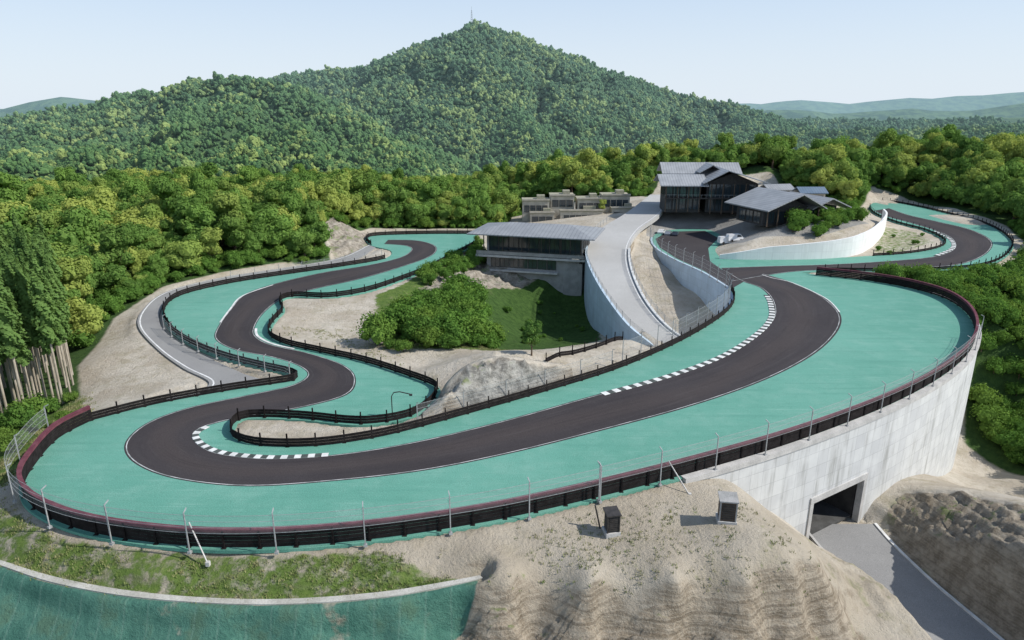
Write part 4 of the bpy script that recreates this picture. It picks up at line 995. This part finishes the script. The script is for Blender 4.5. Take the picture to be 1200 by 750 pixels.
def cedar(seed):
    r = np.random.default_rng(seed); H = 20.; z0 = 8.5; n = 2000
    z = z0+(H-z0)*r.random(n)**1.1; a = r.uniform(0, 6.283, n); f_ = (z-z0)/(H-z0); Rm = 1.45*(1-f_**1.9)*(.55+.45*np.minimum(1, f_*4))+.12
    Rm *= .75+.35*np.sin(a*3+z*2.1); rr = Rm*np.sqrt(r.uniform(.2, 1, n))
    pos = np.stack([np.cos(a)*rr, np.sin(a)*rr, z-rr*.2], 1)
    nrm = np.stack([np.cos(a)*.7, np.sin(a)*.7, np.full(n, .7)], 1)+.6*rdir(r, n); nrm /= np.linalg.norm(nrm, axis=1, keepdims=True)
    v, f = leaf_quads(r, pos, nrm, .21*r.uniform(.6, 1.3, n))
    cv, cf = tube([(0, 0, z0+.5), (0, 0, z0+2), (0, 0, H-4), (0, 0, H-.5)], [.3, .6, .45, .1], 9)
    cv = np.array(cv); cf = np.array(cf)
    return fast_mesh('crown', np.vstack([v, cv]), quads=np.vstack([f, cf+len(v)]), mats=[M_cedar])
CED = [cedar(5+i) for i in range(3)]
cv, cf = tube([(0, 0, -.6), (0, 0, 6), (.05, 0, 13), (0, 0, 19)], [.17, .14, .10, .04]); CTR = make_mesh('trunk', cv, cf, nmat('cedar_bark', (.30, .26, .20), (.44, .39, .32), 2, .9, 0, 10, stretch=(1, 1, .2)), smooth=True)

protos = {}
def plant(kind, x, y, s, rz, label, cat, group, z=None):
    z = float(hz(x, y)[0]) if z is None else z
    r = empty(kind, (x, y, z-.1), rz, s); tag(r, label, cat, group)
    r.scale = (s*rng.uniform(.9, 1.1), s*rng.uniform(.9, 1.1), s)
    if kind == 'broadleaf_tree': cm, tm = random.choice(BROAD), random.choice(TRK)
    elif kind == 'cedar_tree': cm, tm = random.choice(CED), CTR
    else: cm, tm = random.choice(SHR), random.choice(TRS)
    c = bpy.data.objects.new('crown', cm); c.parent = r; coll.objects.link(c)
    t = bpy.data.objects.new('trunk', tm); t.parent = r; coll.objects.link(t)
    protos.setdefault(cm.name, c); return r
def jitter(x0, x1, y0, y1, sp):
    gx, gy = np.meshgrid(np.arange(x0, x1, sp), np.arange(y0, y1, sp)); n = gx.size
    return gx.ravel()+rng.uniform(-.42, .42, n)*sp, gy.ravel()+rng.uniform(-.42, .42, n)*sp
BLD = [(7, 168, 17), (21, 234, 14), (9, 234, 11), (34, 234, 10), (61, 222, 20), (101, 234, 7), (93, 243, 7)]
def offbuild(x, y, pad=0):
    k = np.ones(len(x), bool)
    for (bx, by, br) in BLD: k &= np.hypot(x-bx, y-by) > br+pad
    return k
fx, fy = jitter(-340, 370, 60, 345, 4.8)
k = (np.abs(fx) < .86*fy+18); fx, fy = fx[k], fy[k]
sd = sdf(fx, fy, CLW); k = sd < -2.0; fx, fy, sd = fx[k], fy[k], sd[k]
small = (fx > 60) & (fy < 178)
sc = np.clip(.86*np.exp(rng.normal(0, .26, len(fx)))*(1+1.0*fbm(fx/22, fy/22, 91)), .42, 1.5); sc = np.where((~small) & (sd > -6), sc*.72, sc)
ced_poly = gp([(-60,540,-4),(0,500,-4),(94,474,-4),(92,440,-4),(80,405,-4),(0,385,-4),(-60,380,-5)])
cedm = sdf(fx, fy, ced_poly) > -1.0
k = offbuild(fx, fy); fx, fy, sc, small, cedm, sd = fx[k], fy[k], sc[k], small[k], cedm[k], sd[k]
ex, ey = jitter(60, 175, 78, 178, 3.0); s2 = sdf(ex, ey, CLW); k = (s2 < -1.6) & (np.abs(ex) < .86*ey+10); ex, ey = ex[k], ey[k]
key = sc/np.hypot(fx, fy)*10
infr = np.abs(fx) < .78*fy+3
order = np.argsort(-np.where(infr & ~cedm & ~small, key, 0))
ind = set(order[:230].tolist())
GRP = 'trees of the forest edge around the circuit'
for i in ind:
    plant('broadleaf_tree', fx[i], fy[i], sc[i], rng.uniform(0, 6.28), 'leafy broadleaf tree in the dense forest edge', 'tree', GRP)
cx_, cy_ = jitter(-110, -40, 60, 135, 1.9); k = (sdf(cx_, cy_, ced_poly) > 0) & (sdf(cx_, cy_, CLW) < -.8) & (np.abs(cx_) < .80*cy_+3); cx_, cy_ = cx_[k], cy_[k]
dd_ = np.argsort(np.hypot(cx_, cy_))[:295]
for i in dd_:
    plant('cedar_tree', cx_[i], cy_[i], rng.uniform(.8, 1.1), rng.uniform(0, 6.28), 'tall slender cedar with a bare lower trunk', 'tree', 'cedars beside the gravel lot')
key2 = np.argsort(np.hypot(ex, ey)); RS = key2[:130]
for i in RS:
    plant('shrub', ex[i], ey[i], rng.uniform(.55, 1.25), rng.uniform(0, 6.28), 'bright green shrub on the slope below the track', 'shrub', 'shrubs on the outer slope')
def fill(polypx, sp, smin, smax, label, group, inset_=0.0, drop=0.0):
    P = gp(polypx); x, y = jitter(P[:, 0].min(), P[:, 0].max(), P[:, 1].min(), P[:, 1].max(), sp)
    k = (sdf(x, y, P) > inset_) & (rng.random(len(x)) > drop)
    for a, b in zip(x[k], y[k]):
        plant('shrub', a, b, rng.uniform(smin, smax), rng.uniform(0, 6.28), label, 'shrub', group)
fill([(445,414,-1),(438,400,-1),(450,382,-1),(485,362,-1),(520,345,-1),(552,345,-2),(572,365,-3),(580,395,-3),(575,416,-2),(510,420,-1)], 2.7, .35, 1.35, 'dense green shrub in the infield thicket', 'shrubs of the infield thicket', 0, .15)
fill([(490,338,-1),(520,312,-.5),(560,296,-2),(578,306,-2),(545,322,-1),(520,338,-1)], 3.2, .4, .95, 'green shrub on the infield bank', 'shrubs on the infield bank')
fill([(570,345,-4),(650,350,-8),(690,378,-9),(665,400,-8),(600,405,-6),(570,385,-4)], 4.0, .15, .4, 'low shrub in the shaded hollow', 'shrubs in the hollow', 0, .5)
fill([(920,258,6),(1008,246,6),(1016,254,6),(960,266,6),(925,268,6)], 3.6, .6, 1.1, 'ornamental shrub on the clubhouse terrace', 'shrubs on the terrace')
fill([(1060,300,-.5),(1010,301,0),(1036,286,0),(1030,262,2),(1078,272,0),(1092,284,0)], 10, .25, .4, 'small shrub on the dry grass island', 'shrubs on the grass island')
fill([(0,512,-3),(60,496,-3),(80,500,-2),(30,530,-2),(0,545,-2)], 3, .35, .6, 'low green shrub beside the fence', 'shrubs beside the fence')
plant('broadleaf_tree', *G(623, 410, 3.0)[:2], .45, 1.0, 'lone small leafy tree on the earth mound', 'tree', None)
for (px, py) in [(600,300),(560,292),(705,262),(718,258)]:
    q0 = G(px, py, -1); plant('broadleaf_tree', q0[0], q0[1], .42, 1.0, 'small leafy tree beside the pavilion', 'tree', 'small trees near the pavilion')

def scatter(name, pts, scl, rot, pid, protos_, label):
    me = bpy.data.meshes.new(name); n = len(pts)
    me.vertices.add(n); me.vertices.foreach_set('co', np.asarray(pts, np.float32).ravel())
    a = me.attributes.new('sc', 'FLOAT_VECTOR', 'POINT'); a.data.foreach_set('vector', np.asarray(scl, np.float32).ravel())
    a = me.attributes.new('rt', 'FLOAT_VECTOR', 'POINT'); a.data.foreach_set('vector', np.asarray(rot, np.float32).ravel())
    a = me.attributes.new('pid', 'INT', 'POINT'); a.data.foreach_set('value', np.asarray(pid, np.int32))
    o = add_mesh(me, name); tag(o, label, 'forest', kind='stuff')
    ng = bpy.data.node_groups.new(name, 'GeometryNodeTree')
    ng.interface.new_socket('Geometry', in_out='INPUT', socket_type='NodeSocketGeometry')
    ng.interface.new_socket('Geometry', in_out='OUTPUT', socket_type='NodeSocketGeometry')
    gi = ng.nodes.new('NodeGroupInput'); go = ng.nodes.new('NodeGroupOutput')
    ip = ng.nodes.new('GeometryNodeInstanceOnPoints'); jn = ng.nodes.new('GeometryNodeJoinGeometry')
    for p in reversed(protos_):
        oi = ng.nodes.new('GeometryNodeObjectInfo'); oi.transform_space = 'ORIGINAL'
        oi.inputs['Object'].default_value = p; oi.inputs['As Instance'].default_value = True
        ng.links.new(oi.outputs['Geometry'], jn.inputs[0])
    def na(nm, dt):
        x = ng.nodes.new('GeometryNodeInputNamedAttribute'); x.data_type = dt; x.inputs['Name'].default_value = nm
        return [s for s in x.outputs if s.enabled and s.name == 'Attribute'][0]
    ng.links.new(gi.outputs[0], ip.inputs['Points']); ng.links.new(jn.outputs[0], ip.inputs['Instance'])
    ip.inputs['Pick Instance'].default_value = True
    ng.links.new(na('pid', 'INT'), ip.inputs['Instance Index'])
    ng.links.new(na('rt', 'FLOAT_VECTOR'), ip.inputs['Rotation'])
    ng.links.new(na('sc', 'FLOAT_VECTOR'), ip.inputs['Scale'])
    ng.links.new(ip.outputs[0], go.inputs[0])
    md = o.modifiers.new('scatter', 'NODES'); md.node_group = ng
    return o
rest = np.array([i for i in range(len(fx)) if i not in ind and not cedm[i] and not small[i]])
n = len(rest); zz = hz(fx[rest], fy[rest])-.2
pl = [protos[m.name] for m in BROAD]
scatter('forest', np.c_[fx[rest], fy[rest], zz], np.repeat(sc[rest][:, None], 3, 1)*rng.uniform(.8, 1.2, (n, 3)), np.c_[np.zeros((n, 2)), rng.uniform(0, 6.28, n)], rng.integers(0, len(pl), n), pl, 'dense broadleaf forest surrounding the circuit')
ux, uy = jitter(-170, 160, 60, 290, 2.6); su = sdf(ux, uy, CLW)
k = (su < -.6) & (su > -9) & (np.abs(ux) < .82*uy+6) & offbuild(ux, uy, -3) & ~((ux > 55) & (uy < 180)) & (sdf(ux, uy, ced_poly) < 0)
ux, uy = ux[k], uy[k]
rs = key2[130:]; UX = np.r_[ex[rs], ux]; UY = np.r_[ey[rs], uy]; n = len(UX)
US = np.r_[rng.uniform(.7, 1.5, len(rs)), rng.uniform(.35, .95, len(ux))]
pl2 = [protos[m.name] for m in SHR if m.name in protos]
scatter('undergrowth', np.c_[UX, UY, hz(UX, UY)-.25], US[:, None]*np.ones((n, 3)), np.c_[np.zeros((n, 2)), rng.uniform(0, 6.28, n)], rng.integers(0, len(pl2), n), pl2, 'bright undergrowth along the forest margins')
farp = []
for i, m_ in enumerate(FAR):
    p = D(200+60*i, 215, 350+i*4); zf = float(hz(p[0], p[1])[0])
    r = empty('broadleaf_tree', (p[0], p[1], zf-.3), i, 1.0); tag(r, 'rounded broadleaf tree on the mountain foot', 'tree', 'trees on the mountain foot')
    c = bpy.data.objects.new('crown', m_); c.parent = r; coll.objects.link(c); farp.append(c)
    t = bpy.data.objects.new('trunk', TRK[0]); t.parent = r; coll.objects.link(t)
PX = []; PY = []; PS = []
az = np.radians(np.linspace(-44, 44, 1400)); runmax = np.full(len(az), -9.0); r_ = 335.0
while r_ < 1250:
    dr = max(3.3, r_*.0031)
    step = dr/r_
    na_ = int((az[-1]-az[0])/step)
    a = az[0]+(np.arange(na_)+rng.random(na_))*step; rr = r_+rng.uniform(-.45, .45, na_)*dr
    x = np.sin(a)*rr; y = np.cos(a)*rr; z = hz(x, y)
    s = dr*1.38/9.2*np.clip(np.exp(rng.normal(0, .34, na_)), .45, 2.2)
    bi = np.clip(((a-az[0])/(az[-1]-az[0])*(len(az)-1)).astype(int), 0, len(az)-1)
    vis = (z+10*s+4-H0)/rr > runmax[bi]
    PX.append(x[vis]); PY.append(y[vis]); PS.append(s[vis])
    xx = np.sin(az)*r_; yy = np.cos(az)*r_; runmax = np.maximum(runmax, (hz(xx, yy)+3-H0)/r_)
    r_ += dr
PX, PY, PS = map(np.concatenate, (PX, PY, PS))
keep = ~((PY < 345) & (np.abs(PX) < 340)); PX, PY, PS = PX[keep], PY[keep], PS[keep]; n = len(PX)
sz = PS[:, None]*rng.uniform(.85, 1.15, (n, 3))
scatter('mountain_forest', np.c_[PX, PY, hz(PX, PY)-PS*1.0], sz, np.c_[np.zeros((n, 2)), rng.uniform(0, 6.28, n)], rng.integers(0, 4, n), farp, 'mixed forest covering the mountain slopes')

def tufts(n, name, label):
    x = rng.uniform(-60, 60, n*7); y = rng.uniform(40, 112, n*7)
    i = np.clip(np.searchsorted(xs, x)-1, 0, NX-2); j = np.clip(np.searchsorted(ys, y)-1, 0, NY-2)
    gm = grassM.reshape(NY, NX)[j, i]; sp = sdp.reshape(NY, NX)[j, i]
    pr = np.clip(gm, 0, 1)**1.5*(fbm(x/1.6, y/1.6, 77)+fbm(x/6, y/6, 79) > -.06)
    k = (rng.random(len(x)) < pr) & (sp < -.7); x, y = x[k][:n], y[k][:n]; m = len(x); z = hz(x, y)
    V = []; nb = 7
    for b in range(nb):
        a = rng.uniform(0, 6.28, m); ln = rng.uniform(.08, .24, m); w = .04
        ox = x+rng.uniform(-.2, .2, m); oy = y+rng.uniform(-.2, .2, m)
        tx, ty = np.cos(a), np.sin(a); lean = rng.uniform(.1, .5, m)*ln
        q0 = np.stack([ox-ty*w, oy+tx*w, z-.03], 1); q1 = np.stack([ox+ty*w, oy-tx*w, z-.03], 1); q2 = np.stack([ox+tx*lean, oy+ty*lean, z+ln], 1)
        V.append(np.stack([q0, q1, q2], 1).reshape(-1, 3))
    V = np.vstack(V); T = np.arange(len(V)).reshape(-1, 3)
    o = add_mesh(fast_mesh(name, V, tris=T, mats=[M_grassb]), name); tag(o, label, 'grass', kind='stuff')
M_grassb = nmat('grass_blades', (.13, .18, .05), (.29, .28, .13), .7, .8, 0, 5)
tufts(32000, 'grass', 'patchy grass and weeds on the banks')

# ------------------------------------------------------------------ light, sky, camera
sv = Vector((1.0, -.18, .92)).normalized()
sun = bpy.data.lights.new('sun', 'SUN'); sun.energy = 4.9; sun.angle = math.radians(.8); sun.color = (1, .955, .89)
so = bpy.data.objects.new('sun', sun); coll.objects.link(so); so.rotation_euler = (-sv).to_track_quat('-Z', 'Y').to_euler()
w = bpy.data.worlds.new('World'); scene.world = w; w.use_nodes = True; nt = w.node_tree; q = NB(nt)
bg = nt.nodes['Background']; sk = nt.nodes.new('ShaderNodeTexSky'); sk.sky_type = 'NISHITA'; sk.sun_disc = False
sk.sun_elevation = math.asin(sv.z); sk.sun_rotation = math.atan2(sv.x, sv.y)
sk.air_density = 1.0; sk.dust_density = .6; sk.ozone_density = 1.0; sk.altitude = 100
tc = q.n('ShaderNodeTexCoord'); sp = q.n('ShaderNodeSeparateXYZ'); q.L(tc.outputs['Generated'], sp.inputs[0])
vz = q.math('POWER', q.math('SUBTRACT', 1.0, q.math('MAXIMUM', sp.outputs['Z'], 0.0)), 1.0)
hazec = q.mix(q.ramp(sp.outputs['Z'], 0.0, .28), (5.0, 5.6, 6.25), (3.55, 4.65, 6.2))
colw = q.mix(q.math('MULTIPLY', vz, .95), sk.outputs[0], hazec)
q.L(colw, bg.inputs[0]); bg.inputs[1].default_value = .15
cam = bpy.data.cameras.new('camera'); cam.lens = 24; cam.sensor_width = 36; cam.clip_start = .5; cam.clip_end = 20000
co = bpy.data.objects.new('camera', cam); coll.objects.link(co); co.location = (0, 0, H0)
co.rotation_euler = (math.pi/2-TH, 0, 0); scene.camera = co
